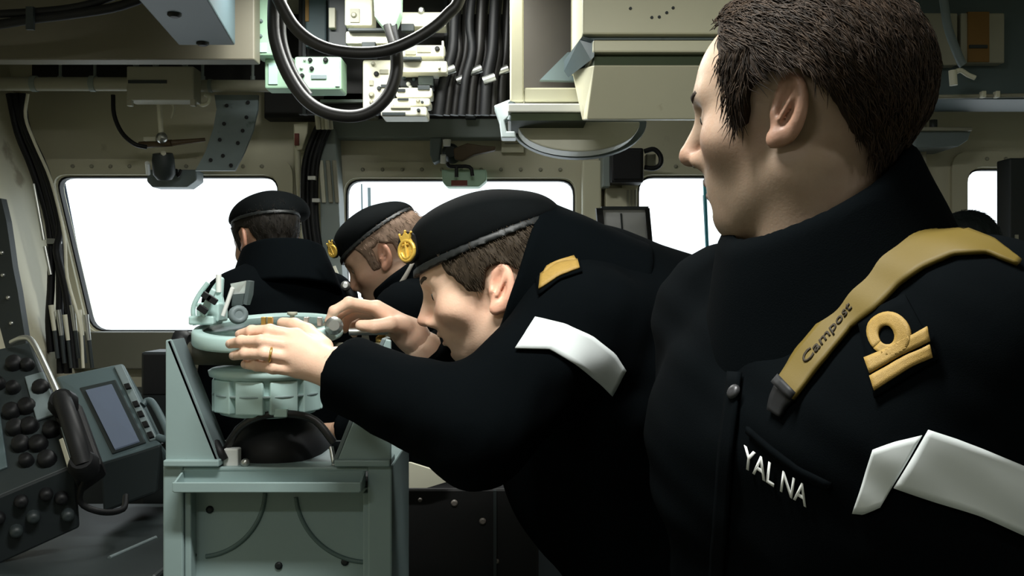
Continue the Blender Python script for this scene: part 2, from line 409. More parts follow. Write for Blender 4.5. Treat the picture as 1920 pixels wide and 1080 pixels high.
t = thing('hanging_box', 'blue grey electrical box hanging from the deckhead at upper left', 'box', P(400, 85, 2.3))
zb = P(388, 85, 2.49).z
base = [Vector((P(335, 85, 2.49).x, 2.49, zb)), Vector((P(441, 85, 2.49).x, 2.49, zb)), Vector((-0.650, 2.0, zb)), Vector((-0.805, 2.0, zb))]
MB().prism(base, (0, 0, ZC - zb)).build('casing', M_BLUEGREY, t, bev=0.004)
for px_, py_ in ((327, 26), (380, 80)):
    d = (zb - EYE) * FPX / (540 - py_); c = P(px_, py_, d)
    MB().lathe(c + Vector((0, 0, 0.002)), (0, 0, -1), [(0.016, 0), (0.016, 0.006), (0.010, 0.010)], 14).build('knob', M_BLACK, t)
t = thing('deckhead_cable', 'dark cable sagging beneath the deckhead in the top left corner', 'cable', P(60, 40, 2.3))
MB().tube(pp([(-260, 84), (-40, 52), (60, 36), (140, 26), (230, 10), (330, -30)], 2.3), 0.012, 8).build('cable', M_BLACK, t)
MB().tube(pp([(-260, 60), (-40, 30), (70, 22), (150, 12), (230, -12)], 2.3), 0.010, 8).build('second_cable', M_BLACK, t)
MB().pbox(48, 12, 62, 55, 2.28, 0.01).build('clip', M_DARKGREY, t)

# ---------------------------------------------------------------- overhead middle: junction boxes and looped cables
def jbox(label, x0, y0, x1, y1, d, depth, m, extras=(), name='junction_box', bev=0.005):
    t = thing(name, label, 'box', P((x0 + x1) / 2, y1, d), 'boxes and terminal blocks overhead')
    MB().pbox(x0, y0, x1, y1, d, depth).build('casing', m, t, bev=bev)
    for e in extras:
        k = e[0]
        if k == 'knob': MB().lathe(P(e[1], e[2], d), (0, -1, 0), [(e[3], -0.002), (e[3], 0.006), (e[3] * 0.6, 0.010)], 12).build('knob', e[4], t)
        if k == 'plate': MB().pbox(e[1], e[2], e[3], e[4], d - 0.004, 0.006).build('plate', e[5], t, bev=0.001)
        if k == 'bar': MB().pbox(e[1], e[2], e[3], e[4], d - 0.02, 0.022).build('bar', e[5], t, bev=0.002)
    return t
K = lambda x, y, r=0.006, m=M_BLACK: ('knob', x, y, r, m)
jbox('tall pale green box left of the looped cables', 478, -20, 514, 104, 2.62, 0.08, M_MINTBOX, [K(490, 40, .005, M_GREYPLATE), K(489, 68, .005, M_GREYPLATE), ('plate', 483, 80, 500, 98, M_MINT)])
jbox('small pale green bracket box at the end of the pipe', 496, 106, 548, 166, 2.66, 0.07, M_MINTBOX, [('plate', 503, 118, 520, 158, M_MINT), ('bar', 545, 112, 550, 160, M_TRUNK)])
jbox('square pale green switch box with black knobs inside the cable loop', 552, 106, 640, 168, 2.60, 0.09, M_MINTBOX,
     [K(582, 113), K(611, 113, .007), K(585, 129), K(567, 142), K(566, 127, .005, M_WHITE), K(572, 112, .004, M_WHITE), ('plate', 583, 140, 612, 148, M_GREYPLATE), ('plate', 628, 112, 637, 162, M_MINT)])
jbox('blue grey plate behind the upper cable loop', 572, -20, 612, 88, 2.75, 0.03, M_BLUEGREY, [('plate', 572, -20, 579, 40, mat('ochre', (120, 88, 40), 0.6))])
jbox('dark relay housing at the top beside the blue grey plate', 614, -20, 652, 94, 2.66, 0.08, M_DARK, [('bar', 616, 14, 628, 52, M_TRUNK), K(621, 88, .005, M_OFFWHITE)])
jbox('cream terminal box at the top left of the terminal blocks', 646, -20, 698, 48, 2.60, 0.08, M_OFFWHITE, [('plate', 656, 16, 674, 42, M_TRUNK), K(664, 29, .008, M_TRUNK)])
jbox('long cream terminal rail across the top', 648, 58, 740, 82, 2.58, 0.06, M_OFFWHITE, [('bar', 652, 52, 736, 58, M_DARKGREY), ('bar', 678, 78, 704, 92, M_DARKGREY)])
jbox('cream terminal box at the top right of the terminal blocks', 752, 22, 836, 50, 2.62, 0.07, M_OFFWHITE, [K(790, 20, .009, M_STEEL), ('bar', 752, 44, 776, 58, M_DARKGREY)])
jbox('cream terminal block right of the hanging cable', 752, 84, 834, 106, 2.60, 0.08, M_OFFWHITE, [K(820, 92, .007), ('plate', 760, 94, 780, 102, M_TRUNK), ('bar', 828, 76, 832, 106, M_OFFWHITE), ('plate', 782, 86, 808, 98, M_TRUNK)])
jbox('wide cream terminal strip under the dark cable bundle', 748, 114, 838, 136, 2.56, 0.08, M_OFFWHITE, [('bar', 752, 106, 790, 112, M_DARKGREY), K(824, 128, .004, M_TRUNK)])
jbox('tall cream plate with holes at the bottom of the cable loop', 680, 112, 738, 208, 2.64, 0.04, M_OFFWHITE,
     [K(706, 139, .007), K(711, 166, .006, M_DARKGREY), ('plate', 712, 130, 728, 138, M_TRUNK), K(700, 120, .006, M_TRUNK), ('plate', 692, 150, 700, 160, M_TRUNK), ('plate', 714, 158, 728, 164, M_DARKGREY), K(697, 178, .008, M_TRUNK), K(697, 192, .006, M_TRUNK)])
jbox('dark blue relay block with plugs below the terminal strip', 750, 138, 812, 164, 2.62, 0.06, M_DARK, [K(758, 146, .005, M_BLUEGREY), K(766, 158, .006, M_WHITE), K(776, 150, .005, M_BLUEGREY), ('bar', 784, 140, 812, 158, M_GREYPLATE), K(770, 164, .005, M_WHITE)])
jbox('upper step of the stepped cream terminal rack', 742, 164, 810, 182, 2.58, 0.07, M_OFFWHITE, [('plate', 745, 166, 760, 172, M_DARK), ('plate', 783, 160, 806, 168, M_DARKGREY)])
jbox('middle step of the stepped cream terminal rack', 736, 184, 806, 198, 2.56, 0.08, M_OFFWHITE, [('plate', 745, 184, 766, 188, M_DARK), K(784, 189, .006, M_TRUNK), K(792, 192, .004, M_DARKGREY)])
jbox('lowest step of the stepped cream terminal rack', 714, 200, 800, 218, 2.54, 0.09, M_OFFWHITE, [('plate', 716, 210, 760, 216, M_DARKGREY), ('plate', 732, 199, 770, 203, M_TRUNK), K(785, 207, .005, M_DARKGREY)])
jbox('flat grey metal tray under the pale green switch box', 604, 172, 682, 190, 2.80, 0.33, M_TRUNK, [('bar', 600, 186, 682, 192, M_LEDGE)])

t = thing('mounting_rack', 'dark mounting rack carrying the terminal blocks overhead', 'rack', P(740, 214, 2.80))
MB().pbox(560, -40, 842, 214, 2.80, 0.02).build('back_plate', mat('rack_black', (24, 23, 22), 0.7), t)
for x in (566, 700, 832): MB().pbox(x, -42, x + 8, 214, 2.79, 0.03).build('upright', M_DARK, t, bev=0.002)

t = thing('cable_socket', 'pale green socket plug with two cables dropping from it', 'socket', P(724, 48, 2.45))
MB().prism(pp([(694, -112), (752, -112), (750, 22), (740, 48), (718, 50), (702, 30)], 2.46), (0, 0.06, 0)).build('plug', M_MINTBOX, t, bev=0.004)
MB().tube(pp([(726, 46), (730, 62), (736, 82), (742, 110), (745, 134)], 2.44), 0.0105, 8).build('cable', M_CABLE, t)
MB().tube(pp([(738, 46), (740, 62), (744, 82)], 2.47), 0.009, 8).build('second_cable', M_BLACK, t)

t = thing('looped_cable', 'thick black cable hanging in a large round loop', 'cable', P(660, 222, 2.2))
MB().tube(pp([(530, -186), (518, -60), (513, 40), (520, 90), (541, 142), (572, 186), (612, 211), (662, 218), (700, 206), (728, 178), (742, 142), (744, 110), (741, 80)], 2.2), 0.0148, 12, 6).build('cable', M_CABLE, t)
MB().tube(pp([(548, -186), (534, -60), (527, 30), (530, 82), (549, 136), (578, 180)], 2.21), 0.012, 12, 6).build('second_cable', M_CABLE, t)
t = thing('draped_cable', 'thick black cable draped in a shallow curve across the top', 'cable', P(690, 98, 2.12))
MB().tube(pp([(470, -212), (500, -60), (534, 22), (566, 64), (612, 90), (672, 99), (730, 93), (790, 66), (838, 28), (866, -20), (890, -212)], 2.12), 0.0135, 12, 6).build('cable', M_CABLE, t)

for k in range(9):
    x = 846 + 12.5 * k; d = 2.62 + 0.03 * (k % 3)
    lab = ['first', 'second', 'third', 'fourth', 'fifth', 'sixth', 'seventh', 'eighth', 'ninth'][k]
    t = thing('bundle_cable', lab + ' black cable from the left in the bundle beside the duct', 'cable', P(x, 180, d), 'black cables in the bundle beside the duct')
    MB().tube(pp([(x + 10, -68), (x + 5 - k % 2 * 8, 40), (x + 2, 95), (x - 14 + k, 150), (x - 24 + 2 * k, 216)], d), 0.0115 if k % 2 else 0.014, 8).build('cable', M_CABLE if k % 3 else M_BLACK, t)
    if k % 2 == 0:
        c = P(x - 4, 132 + 8 * (k % 4), d - 0.012)
        MB().cyl(c - Vector((0.016, 0, 0.006)), c + Vector((0.016, 0, 0.006)), 0.011, n=10).build('clamp', M_STEEL, t)
t = thing('hook_bolt', 'small white bolt standing on the ledge under the cable bundle', 'bolt', P(886, 220, 3.08))
MB().pbox(878, 196, 886, 206, 3.08, 0.02).build('head', M_WHITE, t, bev=0.002)
MB().cyl(P(889, 165, 3.08), P(892, 218, 3.08), 0.005, n=8).build('rod', M_OFFWHITE, t)
MB().pbox(872, 210, 892, 222, 3.07, 0.03).build('foot', M_DARKGREY, t, bev=0.002)

# ---------------------------------------------------------------- overhead right: air trunk with green gasket, hood and dished pan
t = thing('air_trunk', 'cream air trunk with recessed grey side and green gasket', 'duct', P(1020, 228, 2.35))
MB().pbox(956, -136, 982, 190, 2.36, 0.05).build('frame_post', M_CREAM, t, bev=0.004)
MB().pbox(983, 164, 1100, 190, 2.362, 0.30).build('frame_rail', M_CREAM, t, bev=0.004)
MB().pbox(980, -98, 1100, 166, 2.50, 0.03).build('side_panel', mat('warm_grey', (72, 68, 62), 0.5, var=0.15, scale=6), t)
MB().prism(pp([(1012, 150), (1064, 98), (1090, 96), (1090, 152)], 2.46), (0, 0.02, 0)).build('inner_flap', mat('flap_blue', (130, 150, 156), 0.4), t)
MB().pbox(952, 194, 1100, 210, 2.34, 0.32).build('flange', M_WHITE, t, bev=0.003)
MB().pbox(958, 211, 1100, 226, 2.35, 0.30).build('gasket', M_DGREEN, t)
MB().prism(pp([(926, 198), (956, 186), (962, 212), (946, 226), (950, 246), (966, 246), (968, 258), (940, 258), (936, 226)], 2.40), (0, 0.06, 0)).build('hinge', mat('hinge_white', (200, 214, 216), 0.4), t, bev=0.003)
MB().tube(pp([(958, 190), (964, 206), (956, 226)], 2.37), 0.008, 8).build('spring', M_GREYPLATE, t)

t = thing('vent_hood', 'large cream ventilation hood hanging beside the head of the bareheaded officer', 'hood', P(1210, 226, 2.0))
MB().pbox(1092, -250, 1420, 64, 2.02, 0.4).build('upper_box', M_CREAM, t, bev=0.004)
MB().pbox(1094, 66, 1420, 74, 2.04, 0.36).build('grey_joint', M_GREYPLATE, t)  # grey joint strip set slightly back between upper box and flange
MB().pbox(1112, 75, 1420, 98, 2.00, 0.4).build('flange', M_CREAM, t, bev=0.004)
MB().pbox(1114, 100, 1420, 122, 2.02, 0.36).build('gasket', M_DGREEN, t)
MB().prism([P(1092, 68, 2.03), P(1114, 74, 2.00), P(1114, 106, 2.00), P(1070, 140, 2.30), P(1062, 128, 2.32), P(1062, 108, 2.32)], (-0.004, 0.03, 0)).build('corner_flange', M_BLUEGREY, t)
a = [P(1114, 122, 2.02), P(1420, 122, 2.02), P(1420, 224, 2.10), P(1100, 224, 2.10)]
b = [P(1072, 132, 2.36), P(1420, 132, 2.36), P(1420, 226, 2.34), P(1092, 226, 2.34)]
MB().add(a + b, [(0, 1, 2, 3), (7, 6, 5, 4), (0, 4, 5, 1), (3, 2, 6, 7), (0, 3, 7, 4), (1, 5, 6, 2)]).build('cowl', M_CREAM, t, bev=0.003)
rv = MB().lathe(P(1222, 33, 2.02), (0, -1, 0), [(0.0035, 0), (0.003, 0.003)], 8).build('rivet', M_DARKGREY, t)
copies(rv, [P(x, y, 2.02) - P(1222, 33, 2.02) for x, y in [(1236, 32), (1250, 24), (1262, 15), (1182, 16)]], t)

t = thing('dished_pan', 'half round cream dish under the air trunk', 'dish', P(1085, 284, 2.5))
n = 24; pts = []
for k in range(n + 1):
    th = math.pi * k / n; pts.append(P(1085 - 115 * math.cos(th), 228 + 56 * math.sin(th) ** 0.9, 2.46))
MB().prism(pts, (0, 0.10, 0)).build('dish', M_OFFWHITE, t, bev=0.004)
pts = [P(1085 - 128 * math.cos(math.pi * k / n), 226 + 70 * math.sin(math.pi * k / n) ** 0.9, 2.56) for k in range(n + 1)]
MB().prism(pts, (0, 0.05, 0)).build('back_rim', M_GREYPLATE, t, bev=0.004)
t = thing('instruction_plate', 'small pale plate on the bulkhead left of the dish', 'plate', P(960, 286, 3.19))
MB().pbox(940, 262, 982, 286, 3.180, 0.012).build('plate', M_CREAM, t, bev=0.001)
MB().pbox(946, 268, 976, 270, 3.178, 0.003).build('print_line', M_TRUNK, t)

t = thing('loudspeaker', 'square black loudspeaker on a pale mount beside the third window', 'loudspeaker', P(1175, 345, 3.0))
MB().pbox(1146, 277, 1207, 342, 3.0, 0.09).build('cabinet', M_BLACK, t, bev=0.006)
MB().pbox(1151, 283, 1202, 336, 2.996, 0.006).build('grille', mat('grille_cloth', (22, 22, 24), 0.9), t, bev=0.002)
MB().pbox(1130, 272, 1144, 350, 3.05, 0.14).build('mount', M_LEDGE, t, bev=0.003)
MB().tube(pp([(1208, 284), (1226, 280), (1238, 292), (1238, 308), (1226, 316), (1208, 314)], 3.02), 0.008, 8).build('handle', M_BLACK, t)
MB().pbox(1212, 288, 1230, 312, 3.05, 0.05).build('terminal', M_TRUNK, t, bev=0.003)

t = thing('flat_display', 'thin grey display panel with black sides below the loudspeaker', 'display', P(1170, 480, 2.9))
MB().prism(pp([(1128, 392), (1214, 392), (1222, 500), (1136, 500)], 2.92), (0, 0.02, 0)).build('panel', mat('display_grey', (190, 190, 192), 0.3, var=0.1, scale=4), t)
MB().prism(pp([(1118, 390), (1130, 390), (1140, 500), (1128, 500)], 2.91), (0, 0.035, 0)).build('side_bar', M_BLACK, t)
MB().prism(pp([(1210, 390), (1218, 390), (1228, 500), (1220, 500)], 2.91), (0, 0.035, 0)).build('side_bar', M_BLACK, t)
MB().pbox(1128, 387, 1216, 393, 2.912, 0.03).build('top_bar', M_DARKGREY, t)
MB().pbox(1156, 415, 1186, 445, 2.935, 0.17).build('mount_arm', M_DARKGREY, t)
MB().prism(pp([(1163, 400), (1166, 400), (1174, 500), (1170, 500)], 2.917), (0, 0.004, 0)).build('seam', M_DARKGREY, t)
t = thing('pillar_casing', 'pale ribbed casing on the pillar under the loudspeaker', 'casing', P(1150, 620, 3.1))
MB().pbox(1092, 300, 1128, 640, 3.12, 0.06).build('casing', M_CREAM, t, bev=0.006)
MB().pbox(1136, 352, 1194, 640, 3.10, 0.08).build('front_plate', M_WALL, t, bev=0.004)
for x in (1176, 1183, 1190): MB().pbox(x, 356, x + 3, 640, 3.095, 0.02).build('rib', M_TRUNK, t)

# pillar between the first two windows
t = thing('pillar_casing', 'grey ribbed casing on the pillar between the left windows', 'casing', P(615, 640, 3.08))
MB().prism(pp([(598, 240), (628, 240), (648, 640), (604, 640)], 3.08), (0, 0.1, 0)).build('casing', M_LEDGE, t, bev=0.004)
for x in (597, 610, 622): MB().prism(pp([(x, 300), (x + 8, 300), (x + 14, 380), (x + 6, 380)], 3.07), (0, 0.02, 0)).build('rib', M_OFFWHITE if x < 600 else M_TRUNK, t, bev=0.003)
MB().tube(pp([(556, 238), (558, 300), (564, 380), (572, 470), (590, 640)], 3.12), 0.010, 8).build('edge_pipe', M_CREAM, t)
for k, (off, dd) in enumerate([(0, 0), (9, 0.01), (17, 0.0), (24, 0.02)]):
    t = thing('pillar_cable', ['outermost', 'second', 'third', 'innermost'][k] + ' black cable from the left on the pillar between the left windows', 'cable', P(580 + off, 640, 3.05), 'black cables on the pillar')
    MB().tube(pp([(596 + off, 236), (584 + off, 262), (572 + off, 300), (568 + off, 350), (570 + off, 420), (580 + off, 480), (600 + off, 560), (606 + off, 640)], 3.04 + dd), 0.0085, 8).build('cable', M_BLACK, t)
    MB().cyl(P(594 + off, 214, 3.0 + dd), P(597 + off, 242, 3.02 + dd), 0.0075, n=8).build('connector', M_OFFWHITE, t)
    if k in (1, 2): MB().pbox(568 + off, 330 + 42 * (k - 1), 582 + off, 337 + 42 * (k - 1), 3.025, 0.02).build('clamp', M_STEEL, t)
    MB().cyl(P(586 + off * 1.6, 470 + 10 * k, 3.0), P(604 + off * 1.6, 520 + 8 * k, 3.0), 0.009, n=8).build('gland', M_OFFWHITE, t)
t = thing('pillar_bracket', 'small rusty cream bracket at the top of the pillar cables', 'bracket', P(570, 260, 3.1))
MB().prism(pp([(550, 232), (578, 228), (576, 250), (566, 280), (556, 282)], 3.10), (0, 0.06, 0)).build('bracket', M_CREAM, t, bev=0.003)
MB().pbox(552, 250, 560, 272, 3.09, 0.02).build('rusty_clip', M_RED, t)

# ---------------------------------------------------------------- left corner cables and bulkhead strip
paths = [((18, 176), (34, 250), (62, 320), (92, 420), (96, 520), (92, 600), (96, 660)),
         ((30, 176), (44, 240), (76, 320), (104, 430), (112, 520), (112, 600), (116, 670)),
         ((42, 176), (50, 240), (86, 322), (112, 420), (106, 470), (122, 540), (136, 640), (140, 690)),
         ((52, 176), (48, 220), (66, 270), (96, 340), (120, 440), (126, 520), (150, 610), (156, 690)),
         ((32, 176), (50, 246), (80, 330), (108, 430), (112, 540), (112, 620), (114, 700)),
         ((36, 176), (48, 250), (82, 330), (110, 440), (118, 540), (126, 640), (128, 700))]
for k, pth in enumerate(paths):
    pale = k in (3,)
    t = thing('corner_cable', ['black cable running down the left corner nearest the bulkhead', 'second black cable down the left corner', 'black cable in the left corner that bows towards the window', 'thin pale cable winding down the left corner beside the window', 'black cable at the back of the left corner bundle', 'black cable in the middle of the left corner bundle'][k], 'cable', P(*pth[-1], 3.0), 'cables in the left corner')
    d = [2.96, 2.95, 2.94, 2.92, 2.98, 2.97][k]
    MB().tube(pp(pth, d), 0.005 if pale else 0.012, 8).build('cable', M_OFFWHITE if pale else M_BLACK, t)
    x = 96 + 13 * k; y = 572 + 9 * (k % 3)
    MB().cyl(P(x, y, 2.93), P(x + 6, y + 48, 2.93), 0.0085, 0.0065, n=8).build('gland', M_STEEL if k % 2 else M_OFFWHITE, t)
    MB().cyl(P(x + 6, y + 48, 2.93), P(x + 12, y + 100, 2.93), 0.006, n=8).build('tail', M_DARKGREY, t)
t = thing('cable_cleat', 'pale metal cleat across the left corner cables', 'cleat', P(96, 455, 2.93))
MB().pbox(86, 447, 108, 457, 2.93, 0.03).build('cleat', M_STEEL, t, bev=0.002)
MB().tube(pp([(63, 345), (82, 450)], 2.94), 0.006, 8, 1).tube(pp([(84, 462), (95, 515)], 2.94), 0.006, 8, 1).build('metal_rod', M_STEEL, t)

t = thing('door_seal', 'dark scalloped strip on the left bulkhead at the picture edge', 'strip', (-1.5, 2.6, 1.2))
edge = [(-60, 370), (2, 372), (12, 415), (18, 455), (24, 500), (33, 545), (40, 590), (48, 640), (52, 700), (-60, 700)]
MB().prism(pp(edge, 2.72), (0, 0.03, 0)).build('strip', M_DARKGREY, t)
for x, y in ((6, 516), (16, 558), (4, 474), (22, 606)):
    MB().lathe(P(x, y, 2.72), (0, -1, 0), [(0.006, 0), (0.006, 0.005), (0.003, 0.007)], 8).build('bolt', M_STEEL, t)

# ---------------------------------------------------------------- upper right fittings
t = thing('locker_panel', 'pale locker panel behind the head of the bareheaded officer', 'panel', P(1765, 122, 2.7))
MB().pbox(1715, 24, 1796, 122, 2.7, 0.04).build('panel', M_TRUNK, t, bev=0.004)
t = thing('locker_panel', 'pale panel with an ochre stripe at the upper right corner', 'panel', P(1850, 122, 2.7))
MB().pbox(1802, 24, 1884, 118, 2.7, 0.04).build('panel', M_TRUNK, t, bev=0.004)
MB().pbox(1815, 22, 1855, 116, 2.695, 0.01).build('stripe', mat('ochre', (120, 88, 40), 0.6), t)
MB().pbox(1818, 84, 1852, 90, 2.69, 0.01).build('seam', M_DARKGREY, t)
t = thing('grab_lever', 'steel lever slanting down in front of the upper right panels', 'lever', P(1800, 150, 2.6))
MB().tube(pp([(1760, -76), (1772, 20), (1780, 60), (1800, 112), (1806, 122)], 2.62), 0.012, 8).build('arm', M_GREYPLATE, t)
MB().tube(pp([(1784, 140), (1800, 132), (1814, 140), (1828, 146)], 2.60), 0.007, 8).build('catch', M_OFFWHITE, t)
MB().cyl(P(1786, 132, 2.6), P(1788, 160, 2.6), 0.011, n=8).build('catch_pin', M_OFFWHITE, t)
t = thing('pipe_run', 'thin pale pipe under the upper right beam', 'pipe', P(1830, 186, 2.7))
MB().cyl(P(1738, 182, 2.72), P(1960, 178, 2.72), 0.006, n=8).build('pipe', M_TRUNK, t)
for x in (1842, 1868): MB().pbox(x, 170, x + 8, 182, 2.70, 0.02).build('clip', M_OFFWHITE, t, bev=0.002)
t = thing('wall_shelf', 'small grey shelf bracket on the bulkhead right of the collar', 'shelf', P(1775, 275, 3.0))
MB().prism(pp([(1716, 243), (1822, 241), (1816, 262), (1798, 274), (1716, 278)], 3.0), (0, 0.18, 0)).build('bracket', M_GREYPLATE, t, bev=0.003)
MB().pbox(1712, 238, 1824, 245, 2.98, 0.2).build('shelf_top', M_TRUNK, t, bev=0.002)
MB().cyl(P(1750, 225, 3.0), P(1750, 240, 3.0), 0.012, n=10).build('knob', M_DARKGREY, t)
t = thing('upright_post', 'thin pale post behind the collar at the right', 'post', P(1733, 300, 3.1))
MB().pbox(1728, 190, 1738, 640, 3.10, 0.05).build('post', M_TRUNK, t, bev=0.003)
t = thing('dark_curtain_post', 'dark upright post in front of the far right window', 'post', P(1905, 700, 2.9))
MB().pbox(1893, 296, 1960, 900, 2.9, 0.08).build('post', M_DARK, t, bev=0.005)
MB().pbox(1904, 440, 1910, 520, 2.895, 0.02).build('trim_strip', M_TRUNK, t)

# masts on the foredeck beyond the middle window
for k, (x, yt, d, r) in enumerate([(678, 345, 11.0, 0.010), (692, 352, 9.0, 0.016)]):
    t = thing('whip_aerial', ['thinner left aerial seen through the middle window', 'thicker right aerial seen through the middle window'][k], 'aerial', P(x, 1400, d))
    MB().tube([P(x, yt, d), P(x + 4, 560, d), P(x + 6, 1400, d)], r, 6, 1).build('rod', M_MIDGREY, t)
    MB().cyl(P(x + 6, 1400, d), P(x + 6, 1300, d), r * 4, r * 2, n=10).build('foot', M_DARKGREY, t)
# ---------------------------------------------------------------- left console
def quadbox(c, thick, lift=0.0):
    """c: 4 corners (world) of a slanted face, clockwise seen from the front; body runs thick behind; lift moves the face along its normal"""
    c = [Vector(p) for p in c]
    n = (c[1] - c[0]).cross(c[3] - c[0]).normalized()
    if n.y > 0: n = -n
    f = [p + n * lift for p in c]
    return MB().prism(f, -n * thick), n
def on(c, u, v, n=None, lift=0.0):
    p = c[0].lerp(c[1], u).lerp(c[3].lerp(c[2], u), v)
    return p + n * lift if n is not None else p
def sub(c, u0, v0, u1, v1): return [on(c, u0, v0), on(c, u1, v0), on(c, u1, v1), on(c, u0, v1)]

t = thing('console_desk', 'dark low desk at the bottom left in front of the display', 'desk', (-0.95, 2.1, 0))
MB().box((-0.99, 1.96, 0.46), (0.70, 0.52, 0.92)).build('cabinet', M_DARK, t, bev=0.01)
MB().box((-0.985, 1.95, 0.935), (0.73, 0.56, 0.03)).build('desk_top', M_DARKGREY, t, bev=0.006)
MB().cyl(P(205, 1046, 1.775), P(292, 1008, 1.92), 0.004, n=8).build('edge_trim', M_GREYPLATE, t)

c = [P(102, 706, 2.22), P(230, 680, 2.22), P(302, 832, 1.98), P(186, 872, 1.98)]
t = thing('radar_display', 'grey tilted display unit with a dim lilac screen and side handle', 'display', P(240, 950, 2.05))
mb, n = quadbox(c, 0.10); mb.build('casing', M_MIDGREY, t, bev=0.006)
lowc = [P(186, 868, 1.98), P(302, 832, 1.98), P(292, 925, 2.0), P(192, 962, 2.0)]
MB().prism(lowc, (0, 0.2, 0)).build('lower_casing', M_DARKGREY, t, bev=0.006)
s_ = sub(c, 0.26, 0.20, 0.80, 0.95)
mb, _ = quadbox(s_, 0.006, 0.004); mb.build('screen_frame', M_DARKGREY, t, bev=0.002)
scr = bpy.data.materials.new('display_screen'); scr.use_nodes = True
e = scr.node_tree.nodes['Principled BSDF']; e.inputs['Base Color'].default_value = lin(70, 78, 90); e.inputs['Roughness'].default_value = 0.3
e.inputs['Emission Color'].default_value = lin(110, 122, 140); e.inputs['Emission Strength'].default_value = 0.28
mb, _ = quadbox(sub(c, 0.33, 0.26, 0.72, 0.93), 0.004, 0.008); mb.build('screen', scr, t)
mb, _ = quadbox(sub(c, 0.86, 0.04, 0.98, 0.95), 0.006, 0.005); mb.build('button_strip', M_GREYPLATE, t, bev=0.002)
for k, v in enumerate((0.30, 0.52, 0.64, 0.76, 0.88)):
    mb, _ = quadbox(sub(c, 0.88, v, 0.96, v + 0.06), 0.006, 0.010); mb.build('button', M_BLACK, t, bev=0.001)
h = [on(c, 1.0, 0.55), on(c, 1.10, 0.52), on(c, 1.16, 0.60), on(c, 1.17, 0.90), on(c, 1.10, 0.97), on(c, 1.0, 0.93)]
MB().tube(h, 0.008, 8).build('handle', M_MIDGREY, t)

c = [P(-70, 668, 1.95), P(58, 640, 1.98), P(142, 872, 1.78), P(-70, 960, 1.70)]
t = thing('switch_panel', 'slanted dark switch panel full of knobs at the left edge', 'panel', P(20, 1000, 1.8))
mb, n = quadbox(c, 0.08); mb.build('face', M_DARKGREY, t, bev=0.005)
c2 = [P(-70, 958, 1.70), P(142, 870, 1.78), P(150, 990, 1.80), P(-70, 1090, 1.72)]
mb, n2 = quadbox(c2, 0.08); mb.build('lower_face', M_DARK, t, bev=0.005)
mb, _ = quadbox(sub(c, 0.78, 0.28, 1.02, 0.62), 0.006, 0.006); mb.build('pale_plate', M_GREYPLATE, t, bev=0.002)
mb, _ = quadbox(sub(c, 0.05, 0.35, 0.42, 0.85), 0.006, 0.005); mb.build('grey_plate', M_MIDGREY, t, bev=0.002)
def knob(p, nn, r, m, par, hh=0.018):
    return MB().lathe(p, nn, [(r, -0.002), (r, hh * 0.5), (r * 0.78, hh), (r * 0.3, hh * 1.05)], 12).build('knob', m, par)
for u, v in ((0.70, 0.16), (0.86, 0.20), (0.62, 0.34), (0.93, 0.40), (0.55, 0.50), (0.72, 0.50), (0.56, 0.62), (0.70, 0.64), (0.58, 0.74), (0.74, 0.78), (0.60, 0.86), (0.78, 0.90), (0.90, 0.72), (0.46, 0.28)):
    knob(on(c, u, v), n, 0.013 if (u * 10) % 2 < 1 else 0.017, M_BLACK, t)
for u, v in ((0.3, 0.3), (0.5, 0.2), (0.72, 0.25), (0.6, 0.5), (0.85, 0.4), (0.45, 0.6), (0.9, 0.7)):
    knob(on(c2, u, v), n2, 0.012, M_BLACK if v < 0.45 else M_DARKGREY, t)
h = [P(22, 642, 1.95), P(42, 634, 1.93), P(60, 640, 1.92), P(86, 690, 1.88), P(112, 748, 1.84)]
MB().tube(h, 0.006, 8).build('guard_rail', M_STEEL, t)

t = thing('telephone_handset', 'black handset resting in its cradle between switch panel and display', 'handset', P(140, 900, 1.8))
q = [P(98, 770, 1.84), P(150, 752, 1.86), P(192, 868, 1.78), P(140, 905, 1.75)]
mb, n3 = quadbox(q, 0.05); mb.build('cradle', M_BLACK, t, bev=0.008)
MB().tube([on(q, 0.45, 0.02, n3, 0.03), on(q, 0.5, 0.3, n3, 0.05), on(q, 0.5, 0.7, n3, 0.05), on(q, 0.45, 0.98, n3, 0.03)], 0.017, 10).build('grip', M_BLACK, t)
for v in (0.04, 0.95): MB().lathe(on(q, 0.45, v, n3, 0.0), n3, [(0.024, 0.0), (0.028, 0.02), (0.02, 0.04)], 14).build('ear_cup', M_BLACK, t)
mb, _ = quadbox(sub(q, 0.10, 0.28, 0.32, 0.72), 0.006, 0.006); mb.build('dial_plate', M_GREYPLATE, t, bev=0.001)
mb, _ = quadbox(sub(q, -0.06, 0.44, 0.08, 0.86), 0.006, 0.010); mb.build('label_strip', M_OFFWHITE, t, bev=0.001)
MB().tube([on(q, 0.4, 1.0), P(150, 940, 1.78), P(190, 960, 1.8), P(230, 955, 1.85), P(236, 930, 1.9)], 0.006, 8).build('cord', M_BLACK, t)

t = thing('dark_equipment_case', 'dark equipment case standing behind the left fin of the stand', 'case', P(290, 700, 2.4))
MB().pbox(264, 660, 322, 1700, 2.4, 0.12).build('case', M_DARK, t, bev=0.006)
MB().pbox(268, 664, 318, 740, 2.396, 0.01).build('front_plate', M_BLACK, t, bev=0.002)

t = thing('window_console', 'long dark console under the windows behind the watchkeepers', 'console', (0.2, 3.0, 0))
MB().box((0.28, 3.09, 0.55), (3.3, 0.18, 1.10)).build('cabinet', M_DARK, t, bev=0.008)
MB().box((0.28, 3.08, 1.11), (3.34, 0.21, 0.025)).build('console_top', M_DARKGREY, t, bev=0.005)

